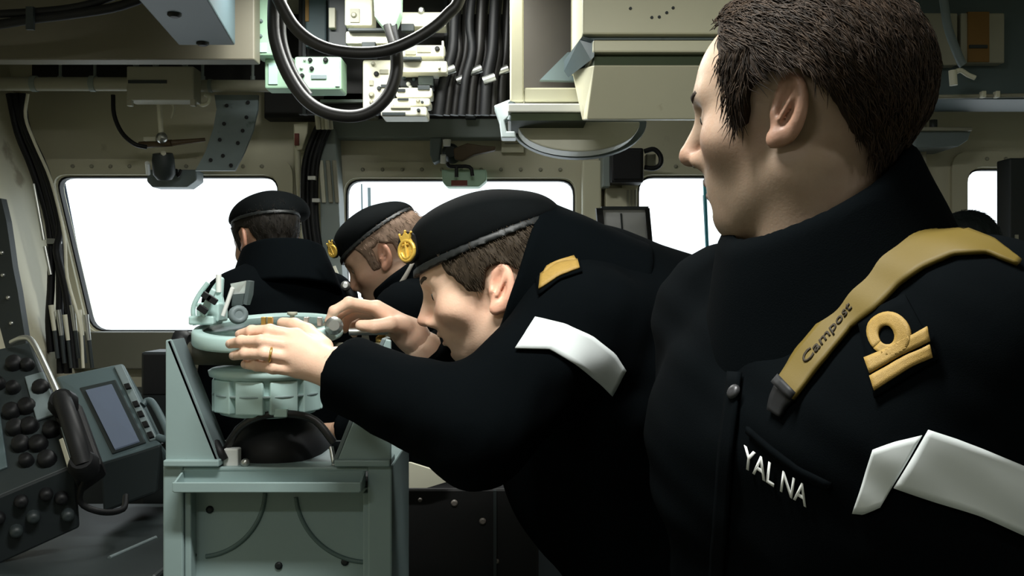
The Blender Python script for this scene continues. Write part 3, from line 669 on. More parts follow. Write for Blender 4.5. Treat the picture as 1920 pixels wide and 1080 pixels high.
t = thing('black_cabinet', 'black cabinet with tiny pale indicator studs right of the stand', 'cabinet', P(850, 1600, 2.2))
a = P(700, 916, 2.2); b = P(1010, 916, 2.2)
MB().box(((a.x + b.x) / 2, 2.24, a.z / 2), (b.x - a.x, 0.08, a.z)).build('body', mat('black_enamel', (8, 8, 9), 0.6), t, bev=0.006)
MB().pbox(925, 920, 931, 1400, 2.19, 0.02).build('edge_strip', M_DARKGREY, t)
for x, y, r in ((852, 943, .008), (905, 977, .008), (931, 1052, .006), (788, 937, .005), (980, 905 + 40, .004)):
    MB().lathe(P(x, y, 2.2), (0, -1, 0), [(r, -0.002), (r, 0.004), (r * .6, 0.006)], 10).build('indicator_stud', mat('stud_grey', (110, 104, 98), 0.4), t)
t = thing('white_card', 'white plate with a round hole standing beside the stand under the sleeve', 'plate', P(780, 916, 2.15))
MB().pprism([(738, 868), (770, 868), (840, 890), (836, 904), (800, 915), (738, 915)], 2.15, 0.012).build('plate', M_OFFWHITE, t)
MB().cyl(P(755, 888, 2.145), P(755, 888, 2.16), 0.010, n=14).build('hole', M_DARKGREY, t)

# ---------------------------------------------------------------- bearing stand
D0 = 1.45
x0, x1 = P(305, 0, D0).x, P(735, 0, D0).x
zt = P(0, 872, D0).z
t = thing('bearing_stand', 'grey green metal pedestal with triangular side fins', 'stand', ((x0 + x1) / 2, D0 + 0.12, 0))
def zp(y): return P(0, y, D0).z
def xp(x): return P(x, 0, D0).x
DEP = 0.24
MB().box((xp(324), D0 + DEP / 2, zt / 2), (xp(343) - xp(305), DEP, zt)).build('side_post', M_GREYGREEN, t, bev=0.003)
MB().box((xp(712), D0 + DEP / 2, zt / 2), (xp(735) - xp(689), DEP, zt)).build('side_post', M_GREYGREEN, t, bev=0.003)
MB().box((xp(517), D0 + 0.035, (zp(922)) / 2), (xp(692) - xp(340), 0.012, zp(922))).build('front_panel', M_GREYGREEN, t, bev=0.002)
MB().box((xp(517), D0 + DEP - 0.01, zt / 2), (xp(692) - xp(340), 0.012, zt)).build('back_panel', M_DARKGREY, t)
MB().box((xp(350), D0 + 0.02, zp(925) / 2), (xp(356) - xp(344), 0.03, zp(925))).build('panel_stile', M_GREYGREEN, t, bev=0.002)
MB().box((xp(686), D0 + 0.02, zp(925) / 2), (xp(692) - xp(679), 0.03, zp(925))).build('panel_stile', M_GREYGREEN, t, bev=0.002)
MB().box((xp(517), D0 + 0.03, (zp(876) + zp(884)) / 2), (xp(690) - xp(343), 0.06, zp(876) - zp(884))).build('top_rail', M_GREYGREEN, t, bev=0.002)
# pencil tray
DT = D0 - 0.034
def zf(y): return P(0, y, DT).z
tr = MB()
tr.box((xp(511), D0 - 0.015, zf(921)), (xp(682) - xp(340), 0.042, 0.004))
tr.box((xp(511), DT, (zf(904) + zf(922)) / 2), (xp(684) - xp(338), 0.004, zf(904) - zf(922)))
tr.box((xp(511), D0 + 0.004, (zp(882) + zp(918)) / 2), (xp(682) - xp(340), 0.006, zp(882) - zp(918)))
tray = tr.build('pencil_tray', M_GREYGREEN, t, bev=0.0015)
for x in (341, 681):
    MB().prism([(xp(x), D0 + 0.005, zp(882)), (xp(x), DT, zf(904)), (xp(x), DT, zf(921)), (xp(x), D0 + 0.005, zf(921))], (0.003, 0, 0)).build('tray_end', M_GREYGREEN, tray)
# fins: a folded triangular plate, its slanting edge turned back into the well
for s in (-1, 1):
    ex = xp(310) if s < 0 else xp(733); ix = xp(414) if s < 0 else xp(629)
    tri = [(ex, D0, zt), (ex, D0, zp(638)), (ex - s * 0.008, D0, zp(636)), (ix, D0, zt)]
    f = MB().prism(tri, (0, 0.008, 0)).build('fin', M_GREYGREEN, t, bev=0.002)
    a = Vector((ex - s * 0.008, D0, zp(637))); b = Vector((ix, D0, zt))
    nn = Vector((-(b - a).z, 0, (b - a).x)).normalized() * 0.006
    MB().prism([a, b, b - nn, a - nn], (0, 0.06, 0)).build('fin_flange', M_GREYPLATE, f, bev=0.001)
    MB().box(((ex + ix) / 2, D0 + 0.02, zt + 0.004), (abs(ex - ix), 0.06, 0.010)).build('fin_foot', M_GREYGREEN, f, bev=0.002)
MB().box((xp(517), D0 + 0.12, zt - 0.03), (xp(690) - xp(343), 0.22, 0.008)).build('well_floor', M_DARKGREY, t)
MB().prism([P(440, 842, D0 + 0.10), P(620, 842, D0 + 0.10), P(630, 878, D0 + 0.02), P(430, 878, D0 + 0.02)], (0, 0.004, -0.004)).build('well_plate', M_GREYPLATE, t)
MB().pbox(418, 842, 446, 876, D0 + 0.012, 0.02).build('hinge_block', M_WHITE, t, bev=0.002)
MB().ball(P(460, 868, D0 + 0.01), 0.007).build('latch_ball', M_STEEL, t)
MB().cyl(P(621, 838, D0 + 0.03), P(627, 872, D0 + 0.02), 0.004, n=8).build('latch_pin', M_STEEL, t)
MB().tube([P(404, 830, D0 + 0.02), P(412, 846, D0 + 0.01), P(420, 862, D0 + 0.01)], 0.007, 8).build('hinge_spring', M_BLACK, t)
# pressed rings in the front panel
def ring(cx, cy, r, a0, a1):
    pts = [P(cx + r * math.cos(math.radians(a0 + (a1 - a0) * k / 24)), cy + r * math.sin(math.radians(a0 + (a1 - a0) * k / 24)), D0 + 0.0285) for k in range(25)]
    MB().tube(pts, 0.0035, 8, 1).build('pressed_ring', mat('ring_green', (92, 112, 110), 0.5), t)
ring(373, 920, 124, 2, 84); ring(690, 918, 136, 88, 174)
for x, y in ((362, 1040), (647, 1053), (523, 1060), (394, 955)):
    MB().lathe(P(x, y, D0 + 0.03), (0, -1, 0), [(0.006, 0), (0.006, 0.003), (0.003, 0.004)], 10).build('screw', M_DARK, t)

# ---------------------------------------------------------------- bearing instrument in its gimbal
DC = 1.53
def pc(x, y, dd=0.0): return P(x, y, DC + dd)
t = thing('bearing_compass', 'pale green bearing compass with ribbed bowl and sighting vane on the stand', 'compass', pc(503, 775))
C = pc(503, 620)
def zc(y): return P(0, y, DC).z - C.z
R = 0.1165
AX = Vector((-0.03, -0.14, 1)).normalized()          # the ring hangs a little towards the lens in its gimbal
MB().lathe(C, AX, [(R * 0.86, zc(638)), (R, zc(634)), (R * 1.01, zc(630)), (R, zc(612)), (R * 0.97, zc(608)), (R * 0.86, zc(608)), (R * 0.85, zc(616))], 48).build('top_ring', M_MINT, t)
MB().lathe(C, AX, [(R * 0.86, zc(632)), (R * 0.86, zc(613)), (R * 0.3, zc(612))], 40).build('card_glass', mat('dark_green_card', (62, 80, 74), 0.25, var=0.2, scale=40), t)
MB().lathe(C, (0, 0, 1), [(0.062, zc(776)), (0.074, zc(772)), (0.078, zc(740)), (0.0815, zc(706)), (0.090, zc(702)), (0.092, zc(692)), (0.086, zc(688)), (0.034, zc(684)), (0.03, zc(640))], 40).build('bowl', M_MINT, t)
for k in range(10):
    a = 2 * math.pi * k / 10 + 0.22
    x, y = math.cos(a), math.sin(a)
    Rz = Matrix.Rotation(a, 3, 'Z')
    MB().box(C + Vector((x * 0.0785, y * 0.0785, (zc(707) + zc(766)) / 2)), (0.012, 0.043, zc(707) - zc(766)), Rz).build('rib', M_MINT, t, bev=0.002)
MB().lathe(C, (0, 0, 1), [(0.0845, zc(737)), (0.0860, zc(736)), (0.0860, zc(733)), (0.0845, zc(732))], 40).build('seam_band', M_GREYGREEN, t)
# trunnion shaft to the left fin
MB().cyl(P(335, 662, DC), P(470, 664, DC), 0.0185, n=20).build('trunnion', mat('khaki_paint', (88, 86, 72), 0.5), t)
MB().lathe(P(326, 650, DC), (1, 0, 0), [(0.018, 0), (0.026, 0.004), (0.026, 0.02), (0.020, 0.026)], 18).build('trunnion_cap', M_BLACK, t)
MB().cyl(P(600, 664, DC), P(728, 664, DC), 0.0185, n=20).build('trunnion', mat('khaki_paint', (88, 86, 72), 0.5), t)
# rubber boot and strap under the bowl
MB().lathe(P(522, 846, DC + 0.035), (0, 0, 1), [(0.084, -0.02), (0.086, 0), (0.083, 0.02), (0.068, 0.042), (0.048, 0.058), (0.035, 0.064)], 28).build('rubber_boot', M_BLACK, t)
MB().tube([P(424, 842, DC - 0.05), P(450, 802, DC - 0.06), P(490, 780, DC - 0.07), P(540, 776, DC - 0.07), P(590, 788, DC - 0.06), P(626, 830, DC - 0.06)], 0.006, 8).build('boot_cable', M_CABLE, t)
MB().box(pc(527, 774, -0.075), (0.02, 0.01, 0.012)).build('drain_block', M_MINT, t, bev=0.001)
# fittings on the ring
MB().lathe(pc(548, 604, -0.02), (0, 0, 1), [(0.0035, 0), (0.0035, 0.010), (0.008, 0.012), (0.008, 0.016)], 14).build('thumb_screw', M_OFFWHITE, t)
for x, dd in ((495, -0.10), (507, -0.10), (575, -0.09), (600, -0.085)):
    MB().box(pc(x, 603, dd), (0.007, 0.01, 0.014)).build('scale_stud', M_STEEL if x > 510 else M_BRASS, t, bev=0.001)
MB().lathe(pc(626, 612, -0.05), (0.2, -1, 0.1), [(0.011, 0), (0.014, 0.006), (0.014, 0.018), (0.008, 0.024)], 16).build('clamp_knob', M_STEEL, t)
# sighting vane
v = MB()
v.box(pc(398, 585, 0.0), (0.036, 0.05, 0.03)); v.box(pc(386, 600, -0.01), (0.04, 0.05, 0.014))
vane = v.build('vane_base', M_MINT, t, bev=0.003)
MB().prism([pc(372, 585), pc(396, 540), pc(412, 518), pc(418, 522), pc(416, 556), pc(420, 575), pc(400, 598), pc(376, 604)], (0, 0.010, 0)).build('vane_frame', M_MINT, vane, bev=0.002)
MB().prism([pc(372, 585, -0.035), pc(396, 540, -0.035), pc(404, 545, -0.035), pc(392, 580, -0.035), pc(384, 598, -0.035)], (0, 0.008, 0)).build('vane_cheek', M_MINT, vane, bev=0.002)
MB().cyl(pc(418, 592, -0.03), pc(436, 540, -0.03), 0.0035, n=8).build('vane_rod', M_WHITE, vane)
MB().cyl(pc(410, 515, -0.0), pc(410, 548, -0.0), 0.0045, n=8).build('vane_post', M_WHITE, vane)
mir = MB().prism([pc(432, 532, -0.035), pc(462, 526, -0.035), pc(464, 534, -0.03), pc(458, 566, -0.02), pc(438, 566, -0.02)], (0.004, 0.008, 0)).build('mirror', mat('mirror_white', (236, 238, 234), 0.15, metal=0.3), vane)
MB().prism([pc(462, 526, -0.036), pc(470, 527, -0.036), pc(468, 552, -0.025), pc(462, 572, -0.02), pc(456, 570, -0.02)], (0.002, 0.014, 0)).build('mirror_frame', M_GREYPLATE, vane)
MB().prism([pc(436, 552, -0.03), pc(458, 550, -0.03), pc(454, 572, -0.02), pc(434, 574, -0.02)], (0, 0.006, 0)).build('lower_shade', M_GREYPLATE, vane)
MB().lathe(pc(447, 590, -0.035), (0.5, -0.86, 0.1), [(0.013, -0.012), (0.0145, -0.006), (0.0145, 0.004), (0.009, 0.007), (0.006, 0.004)], 18).build('focus_wheel', M_GREYPLATE, vane)
for x, y in ((388, 556), (380, 580), (398, 562)):
    MB().box(pc(x, y, -0.045), (0.016, 0.006, 0.010), Matrix.Rotation(0.6, 3, 'Y')).build('dark_catch', M_BLACK, vane, bev=0.001)
MB().tube([pc(366, 610), pc(362, 580), pc(372, 555), pc(390, 530)], 0.004, 8).build('vane_hoop', M_MINT, vane)
# azimuth handle held in the far hand
MB().cyl(P(727, 618, 1.575), P(729, 668, 1.575), 0.0045, n=10).build('azimuth_handle', M_OFFWHITE, t)
MB().lathe(P(706, 641, 1.585), (1, 0, 0.1), [(0.008, 0), (0.011, 0.004), (0.011, 0.014), (0.006, 0.018)], 14).build('handle_knob', M_BRASS, t)
MB().cyl(P(655, 622, 1.575), P(728, 622, 1.575), 0.006, n=10).build('azimuth_arm', M_STEEL, t)
# ---------------------------------------------------------------- sculpting: distance fields turned into meshes
def smin(a, b, k):
    h = np.clip(0.5 + 0.5 * (b - a) / k, 0, 1)
    return b * (1 - h) + a * h - k * h * (1 - h)
def smax(a, b, k): return -smin(-a, -b, k)
def ell(p, c, r, R=None):
    x, y, z = p[0] - c[0], p[1] - c[1], p[2] - c[2]
    if R is not None:
        x, y, z = (R[0][0] * x + R[1][0] * y + R[2][0] * z, R[0][1] * x + R[1][1] * y + R[2][1] * z, R[0][2] * x + R[1][2] * y + R[2][2] * z)
    k0 = np.sqrt((x / r[0]) ** 2 + (y / r[1]) ** 2 + (z / r[2]) ** 2) + 1e-9
    k1 = np.sqrt((x / r[0] ** 2) ** 2 + (y / r[1] ** 2) ** 2 + (z / r[2] ** 2) ** 2) + 1e-9
    return k0 * (k0 - 1) / k1
def cap(p, a, b, ra, rb=None):
    rb = ra if rb is None else rb
    bx, by, bz = b[0] - a[0], b[1] - a[1], b[2] - a[2]
    x, y, z = p[0] - a[0], p[1] - a[1], p[2] - a[2]
    t = np.clip((x * bx + y * by + z * bz) / (bx * bx + by * by + bz * bz + 1e-12), 0, 1)
    return np.sqrt((x - bx * t) ** 2 + (y - by * t) ** 2 + (z - bz * t) ** 2) - (ra + (rb - ra) * t)
def half(p, c, n):
    """positive on the side n points to"""
    n = Vector(n).normalized()
    return (p[0] - c[0]) * n.x + (p[1] - c[1]) * n.y + (p[2] - c[2]) * n.z
def poly2(u, v, pts):
    """signed distance to a polygon in the (u,v) plane"""
    d = None; s = np.ones_like(u + v); n = len(pts)
    for i in range(n):
        (ax, ay), (bx, by) = pts[i], pts[i - 1]
        ex, ey = bx - ax, by - ay; wx, wy = u - ax, v - ay
        t = np.clip((wx * ex + wy * ey) / (ex * ex + ey * ey), 0, 1)
        q = (wx - ex * t) ** 2 + (wy - ey * t) ** 2
        d = q if d is None else np.minimum(d, q)
        c1 = v >= ay; c2 = v < by; c3 = ex * wy > ey * wx
        s = np.where((c1 & c2 & c3) | (~c1 & ~c2 & ~c3), -s, s)
    return s * np.sqrt(d)
def vnoise(p, f, seed=0):
    """cheap smooth noise from summed sines"""
    r = np.random.default_rng(seed); o = 0
    for k in range(6):
        d = r.normal(size=3); d /= np.linalg.norm(d); ph = r.uniform(0, 6.28)
        o = o + np.sin((p[0] * d[0] + p[1] * d[1] + p[2] * d[2]) * f * (0.7 + 0.25 * k) + ph)
    return o / 6
def grid(lo, hi, h):
    ax = [np.arange(lo[i], hi[i] + h, h, dtype=np.float32) for i in range(3)]
    return ax[0][:, None, None], ax[1][None, :, None], ax[2][None, None, :]
def nets(F, lo, h):
    s = F < 0
    nx, ny, nz = F.shape
    cnt = np.zeros((nx - 1, ny - 1, nz - 1), np.int8)
    offs = [(i, j, k) for i in (0, 1) for j in (0, 1) for k in (0, 1)]
    for i, j, k in offs: cnt += s[i:nx - 1 + i, j:ny - 1 + j, k:nz - 1 + k]
    act = (cnt > 0) & (cnt < 8)
    idx = np.argwhere(act)
    vals = np.stack([F[idx[:, 0] + i, idx[:, 1] + j, idx[:, 2] + k] for i, j, k in offs], 1)
    acc = np.zeros((len(idx), 3)); num = np.zeros(len(idx))
    for a in range(8):
        for b in range(a + 1, 8):
            da = np.array(offs[a]); db = np.array(offs[b])
            if np.abs(da - db).sum() != 1: continue
            va, vb = vals[:, a], vals[:, b]; cr = (va < 0) != (vb < 0)
            t = np.where(cr, va / np.where(cr, va - vb, 1), 0)
            acc += np.where(cr[:, None], da + (db - da) * t[:, None], 0); num += cr
    V = (idx + acc / num[:, None]) * h + np.array(lo)
    ids = -np.ones(act.shape, np.int64); ids[act] = np.arange(len(idx))
    Q = []
    for ax in range(3):
        sa = np.moveaxis(s, ax, 0); im = np.moveaxis(ids, ax, 0)
        ch = sa[:-1, 1:-1, 1:-1] != sa[1:, 1:-1, 1:-1]
        e = np.argwhere(ch); i, j, k = e[:, 0], e[:, 1] + 1, e[:, 2] + 1
        q = np.stack([im[i, j - 1, k - 1], im[i, j, k - 1], im[i, j, k], im[i, j - 1, k]], 1)
        flip = sa[i, j, k] if ax != 1 else ~sa[i, j, k]
        q[~flip] = q[~flip][:, ::-1]
        Q.append(q)
    Q = np.concatenate(Q)
    return V, Q[(Q >= 0).all(1)]
def sculpt(fn, lo, hi, h):
    """mesh arrays of the surface fn(p)=0 inside the box lo..hi"""
    p = grid(lo, hi, h)
    F = np.broadcast_to(fn(p), (p[0].shape[0], p[1].shape[1], p[2].shape[2])).astype(np.float32)
    return nets(F, lo, h)
def np_mesh(name, V, Q):
    me = bpy.data.meshes.new(name)
    me.vertices.add(len(V)); me.vertices.foreach_set('co', np.asarray(V, np.float32).ravel())
    me.loops.add(Q.size); me.loops.foreach_set('vertex_index', np.asarray(Q, np.int32).ravel())
    me.polygons.add(len(Q)); me.polygons.foreach_set('loop_start', np.arange(0, Q.size, Q.shape[1], dtype=np.int32))
    me.polygons.foreach_set('use_smooth', np.ones(len(Q), bool))
    me.update(calc_edges=True); me.validate()
    return me
def joined(parts):
    V = []; Q = []; k = 0
    for v, q in parts: V.append(v); Q.append(q + k); k += len(v)
    return np.concatenate(V), np.concatenate(Q)
def grad(fn, pts, e=0.002):
    g = np.stack([fn(tuple(pts[:, j] + (e if j == i else 0) for j in range(3))) - fn(tuple(pts[:, j] - (e if j == i else 0) for j in range(3))) for i in range(3)], 1)
    return g / (np.linalg.norm(g, axis=1, keepdims=True) + 1e-9)
def cast(fn, pix, d0, d1, lift=0.003, stop=0.0):
    """points where the lines of sight through the given pixels meet the surface fn, lifted off it"""
    pix = np.asarray(pix, float)
    dirs = np.stack([(pix[:, 0] - 960) / FPX, np.ones(len(pix)), -(pix[:, 1] - 540) / FPX], 1)
    o = np.array([0, 0, EYE]); t = np.full(len(pix), d0)
    best = t.copy(); bd = np.full(len(pix), 9.0)
    for _ in range(140):
        pt = o + dirs * t[:, None]; d = fn((pt[:, 0], pt[:, 1], pt[:, 2]))
        better = d < bd; best = np.where(better, t, best); bd = np.minimum(bd, d)
        t = np.where(d > stop + 0.0005, np.minimum(t + np.clip(d, 0.0008, 0.05) * 0.7, d1), t)
    pt = o + dirs * best[:, None]
    for _ in range(3):
        n = grad(fn, pt); d = fn((pt[:, 0], pt[:, 1], pt[:, 2])); pt = pt - n * (d - lift)[:, None]
    return pt, grad(fn, pt)
def ribbon_mesh(name, rows, cols, pts, nrm, thick, m, parent):
    """a band of rows x cols points with thickness, lying on a surface"""
    top = pts; bot = pts - nrm * thick; V = np.concatenate([top, bot]); N = rows * cols; Q = []
    for i in range(rows - 1):
        for j in range(cols - 1):
            a, b, c, d = i * cols + j, i * cols + j + 1, (i + 1) * cols + j + 1, (i + 1) * cols + j
            Q.append((a, b, c, d)); Q.append((d + N, c + N, b + N, a + N))
    for i in range(rows - 1):
        for j in (0, cols - 1):
            a, d = i * cols + j, (i + 1) * cols + j; Q.append((a, d, d + N, a + N))
    for j in range(cols - 1):
        for i in (0, rows - 1):
            a, b = i * cols + j, i * cols + j + 1; Q.append((a, b, b + N, a + N))
    me = np_mesh(name, V, np.array(Q))
    o = link_mesh(name, me, m, parent)
    # consistent outward faces
    import bmesh
    b = bmesh.new(); b.from_mesh(me); bmesh.ops.recalc_face_normals(b, faces=b.faces); b.to_mesh(me); b.free()
    return o
def pixband(pa, pb, n, m):
    """n x m pixels between two pixel polylines"""
    def res(pl, n):
        pl = np.array(pl, float); L = np.r_[0, np.cumsum(np.linalg.norm(np.diff(pl, axis=0), axis=1))]
        t = np.linspace(0, L[-1], n); return np.stack([np.interp(t, L, pl[:, 0]), np.interp(t, L, pl[:, 1])], 1)
    A, B = res(pa, n), res(pb, n); w = np.linspace(0, 1, m)[None, :, None]
    return (A[:, None] * (1 - w) + B[:, None] * w).reshape(-1, 2)
def text_pts(body, font_shear=0.0, res=3, extrude=0.0):
    cu = bpy.data.curves.new('lettering', 'FONT'); cu.body = body; cu.size = 1.0; cu.resolution_u = res; cu.shear = font_shear; cu.fill_mode = "FRONT"; cu.offset = 0.012
    o = bpy.data.objects.new('lettering', cu); COL.objects.link(o); bpy.context.view_layer.update()
    me = bpy.data.meshes.new_from_object(o.evaluated_get(bpy.context.evaluated_depsgraph_get()))
    bpy.data.objects.remove(o); bpy.data.curves.remove(cu)
    return me

def rotm(f, roll=0.0, pitch=0.0):
    """head frame: columns right, forward, up; f horizontal facing, pitch down positive, roll to the right positive (degrees)"""
    f = Vector((f[0], f[1], 0)).normalized(); z = Vector((0, 0, 1)); p = math.radians(pitch)
    fw = f * math.cos(p) - z * math.sin(p); up = z * math.cos(p) + f * math.sin(p); r = fw.cross(up)
    a = math.radians(roll); r2 = r * math.cos(a) - up * math.sin(a); up2 = up * math.cos(a) + r * math.sin(a)
    return np.array([[r2.x, fw.x, up2.x], [r2.y, fw.y, up2.y], [r2.z, fw.z, up2.z]])

# ---------------------------------------------------------------- head
def head_sdf(o):
    """distance field of a head in its own frame (x right, y forward, z up); o tunes the features"""
    nl = o.get('nose', 1.0); jw = o.get('jaw', 1.0); jaw_open = o.get('open', 0.0)
    ra_, rb_ = o.get('recede', (0.0, 0.0))
    def fn(p):
        if ra_ or rb_:
            w = np.clip((p[1] - 0.005) / 0.05, 0, 1); mm = np.maximum(0, -p[2] - 0.03) * w
            p = (p[0], p[1] + ra_ * mm, p[2] - rb_ * mm)
        ax = (np.abs(p[0]), p[1], p[2])
        d = ell(p, (0, -0.014, 0.028), (0.0765, 0.0985, 0.084))
        d = smin(d, ell(p, (0, 0.022, 0.026), (0.064, 0.072, 0.066)), 0.03)
        d = smin(d, ell(p, (0, 0.030, -0.040), (0.058 * jw, 0.056, 0.070)), 0.03)
        d = smin(d, cap(ax, (0.052 * jw, -0.004, -0.062), (0.020, 0.060, -0.104), 0.017, 0.016), 0.035)   # jaw
        d = smin(d, ell(p, (0, 0.072, -0.108), (0.021, 0.019, 0.017)), 0.022)                              # chin
        d = smin(d, ell(p, (0, 0.066, -0.070), (0.032, 0.026, 0.032)), 0.025)                              # mouth mass
        d = smin(d, ell(ax, (0.044, 0.054, -0.030), (0.021, 0.020, 0.019)), 0.03)                          # cheekbone
        d = smin(d, cap(ax, (0.010, 0.086, 0.016), (0.040, 0.070, 0.018), 0.0115, 0.0095), 0.016)            # brow
        d = smax(d, -ell(ax, (0.030, 0.096, -0.004), (0.017, 0.017, 0.012)), 0.014)                        # eye socket
        d = smin(d, ell(ax, (0.031, 0.0715, -0.004), (0.0140, 0.0128, 0.0128)), 0.004)                     # closed-in eye mass
        d = smin(d, cap(ax, (0.018, 0.082, 0.003), (0.043, 0.071, 0.001), 0.0035), 0.006)                  # upper lid fold
        n = cap(p, (0, 0.086, 0.006), (0, 0.086 + 0.019 * nl, -0.032), 0.0085, 0.0095)
        n = smin(n, ell(p, (0, 0.086 + 0.0205 * nl, -0.0385), (0.0105, 0.0115, 0.0090)), 0.007)
        n = smin(n, ell(ax, (0.0125, 0.093, -0.0435), (0.0072, 0.0125, 0.0080)), 0.006)                     # wings
        d = smin(d, n, 0.012)
        d = smax(d, -ell(ax, (0.006, 0.099, -0.0495), (0.0035, 0.006, 0.0035)), 0.003)                     # nostril
        d = smin(d, cap(ax, (0.0, 0.0935, -0.0655), (0.021, 0.077, -0.0695), 0.0062, 0.0025), 0.005)       # lips
        d = smin(d, cap(ax, (0.0, 0.0915, -0.0790 - jaw_open), (0.019, 0.077, -0.0745 - jaw_open * 0.5), 0.0070, 0.0025), 0.005)
        d = smax(d, -cap(ax, (0.0, 0.0985, -0.0722 - jaw_open * 0.5), (0.024, 0.080, -0.0722 - jaw_open * 0.4), 0.0018 + jaw_open * 0.5, 0.001), 0.004)
        d = smax(d, -cap(ax, (0.0, 0.093, -0.0925), (0.014, 0.086, -0.092), 0.0045, 0.002), 0.010)          # under the lip
        # neck
        ne = o.get('neck') or (0, -0.050, -0.200)
        d = smin(d, cap(p, (0, -0.024, -0.056), ne, 0.056, 0.062), 0.030)
        if ne[2] < -0.18:
            d = smin(d, cap(ax, (0.050, -0.030, -0.055), (0.016, ne[1] + 0.050, -0.185), 0.012, 0.014), 0.025)
            d = smin(d, ell(p, (0, ne[1] + 0.058, -0.150), (0.012, 0.016, 0.018)), 0.02)
        # ears
        if o.get('ears', True):
            a = math.radians(12); R = [[math.cos(0.35), -math.sin(0.35), 0], [math.sin(0.35), math.cos(0.35), 0], [0, 0, 1]]
            q = (ax[0] - 0.0795, (p[1] + 0.014) * math.cos(a) + (p[2] + 0.010) * math.sin(a), -(p[1] + 0.014) * math.sin(a) + (p[2] + 0.010) * math.cos(a))
            e = ell(q, (0, 0, 0), (0.0085, 0.0185, 0.0325), R)
            e = smax(e, -ell(q, (0.0065, 0.0035, 0.004), (0.0080, 0.0105, 0.0210), R), 0.004)
            e = smin(e, cap(q, (0.004, 0.006, -0.010), (0.004, -0.003, 0.016), 0.0030), 0.004)               # antihelix
            e = smin(e, ell(q, (0.001, 0.008, -0.027), (0.0055, 0.008, 0.009)), 0.006)                       # lobe
            e = smin(e, ell(q, (-0.001, 0.013, -0.004), (0.0045, 0.004, 0.006)), 0.003)                      # tragus
            d = smin(d, e, 0.006)
        return d
    return fn
def to_world(V, c, R, s=1.0): return (np.asarray(V) * s) @ R.T + np.array(c)
def world_fn(fn, c, R, s=1.0):
    def g(p):
        x, y, z = p[0] - c[0], p[1] - c[1], p[2] - c[2]
        return fn(((R[0][0] * x + R[1][0] * y + R[2][0] * z) / s, (R[0][1] * x + R[1][1] * y + R[2][1] * z) / s, (R[0][2] * x + R[1][2] * y + R[2][2] * z) / s)) * s
    return g

def skin_mat(name, rgb, lips, shade, redness=0.5):
    """skin with lips and beard stubble placed by the vertex attribute 'tone' (r lips, g stubble, b blush)"""
    m = bpy.data.materials.new(name); m.use_nodes = True; nt = m.node_tree; n = nt.nodes; L = nt.links; b = n['Principled BSDF']
    tc = n.new('ShaderNodeTexCoord'); nz = n.new('ShaderNodeTexNoise'); nz.inputs['Scale'].default_value = 45; nz.inputs['Detail'].default_value = 6
    L.new(tc.outputs['Object'], nz.inputs['Vector'])
    c = lin(*rgb)
    mx = n.new('ShaderNodeMix'); mx.data_type = 'RGBA'; L.new(nz.outputs['Fac'], mx.inputs['Factor'])
    mx.inputs['A'].default_value = (c[0] * 0.88, c[1] * 0.82, c[2] * 0.80, 1); mx.inputs['B'].default_value = (min(1, c[0] * 1.10), c[1] * 1.14, c[2] * 1.16, 1)
    at = n.new('ShaderNodeAttribute'); at.attribute_name = 'tone'
    sp = n.new('ShaderNodeSeparateColor'); L.new(at.outputs['Color'], sp.inputs['Color'])
    out = mx.outputs['Result']
    for ch, col in (('Blue', (c[0] * 0.98, c[1] * 0.72, c[2] * 0.68, 1)), ('Green', lin(*shade)), ('Red', lin(*lips))):
        k = n.new('ShaderNodeMix'); k.data_type = 'RGBA'; L.new(sp.outputs[ch], k.inputs['Factor']); L.new(out, k.inputs['A']); k.inputs['B'].default_value = col; out = k.outputs['Result']
    L.new(out, b.inputs['Base Color'])
    b.inputs['Roughness'].default_value = 0.48; b.inputs['Specular IOR Level'].default_value = 0.35
    b.inputs['Subsurface Weight'].default_value = 0.12; b.inputs['Subsurface Radius'].default_value = (0.012, 0.005, 0.003); b.inputs['Subsurface Scale'].default_value = 0.5
    n3 = n.new('ShaderNodeTexNoise'); n3.inputs['Scale'].default_value = 320; n3.inputs['Detail'].default_value = 3
    L.new(tc.outputs['Object'], n3.inputs['Vector'])
    bp = n.new('ShaderNodeBump'); bp.inputs['Strength'].default_value = 0.12; bp.inputs['Distance'].default_value = 0.002
    L.new(n3.outputs['Fac'], bp.inputs['Height']); L.new(bp.outputs['Normal'], b.inputs['Normal'])
    return m

def tone_of(V, stub=0.4, jaw_open=0.0):
    """lips / stubble / blush weights for head-frame vertices"""
    x, y, z = np.abs(V[:, 0]), V[:, 1], V[:, 2]
    g = lambda v, c, s: np.exp(-((v - c) / s) ** 2)
    lips = g(x, 0, 0.017) * np.maximum(g(z, -0.066, 0.0050), g(z, -0.0785 - jaw_open, 0.0055)) * (y > 0.070)
    st = np.clip((-(z) - 0.045) / 0.02, 0, 1) * np.clip((y + 0.005) / 0.03, 0, 1) * (z > -0.135)
    st = np.clip(st, 0, 1) * stub
    bl = np.clip(g(z, -0.036, 0.012) * g(x, 0, 0.016) * (y > 0.09) * 0.8 + g(z, -0.032, 0.024) * g(x, 0.046, 0.022) * (y > 0.01) * 0.55 + (x > 0.078) * 0.75, 0, 1)
    return np.stack([np.clip(lips, 0, 1) * 0.8, st * (1 - np.clip(lips, 0, 1)), bl, np.ones_like(x)], 1)

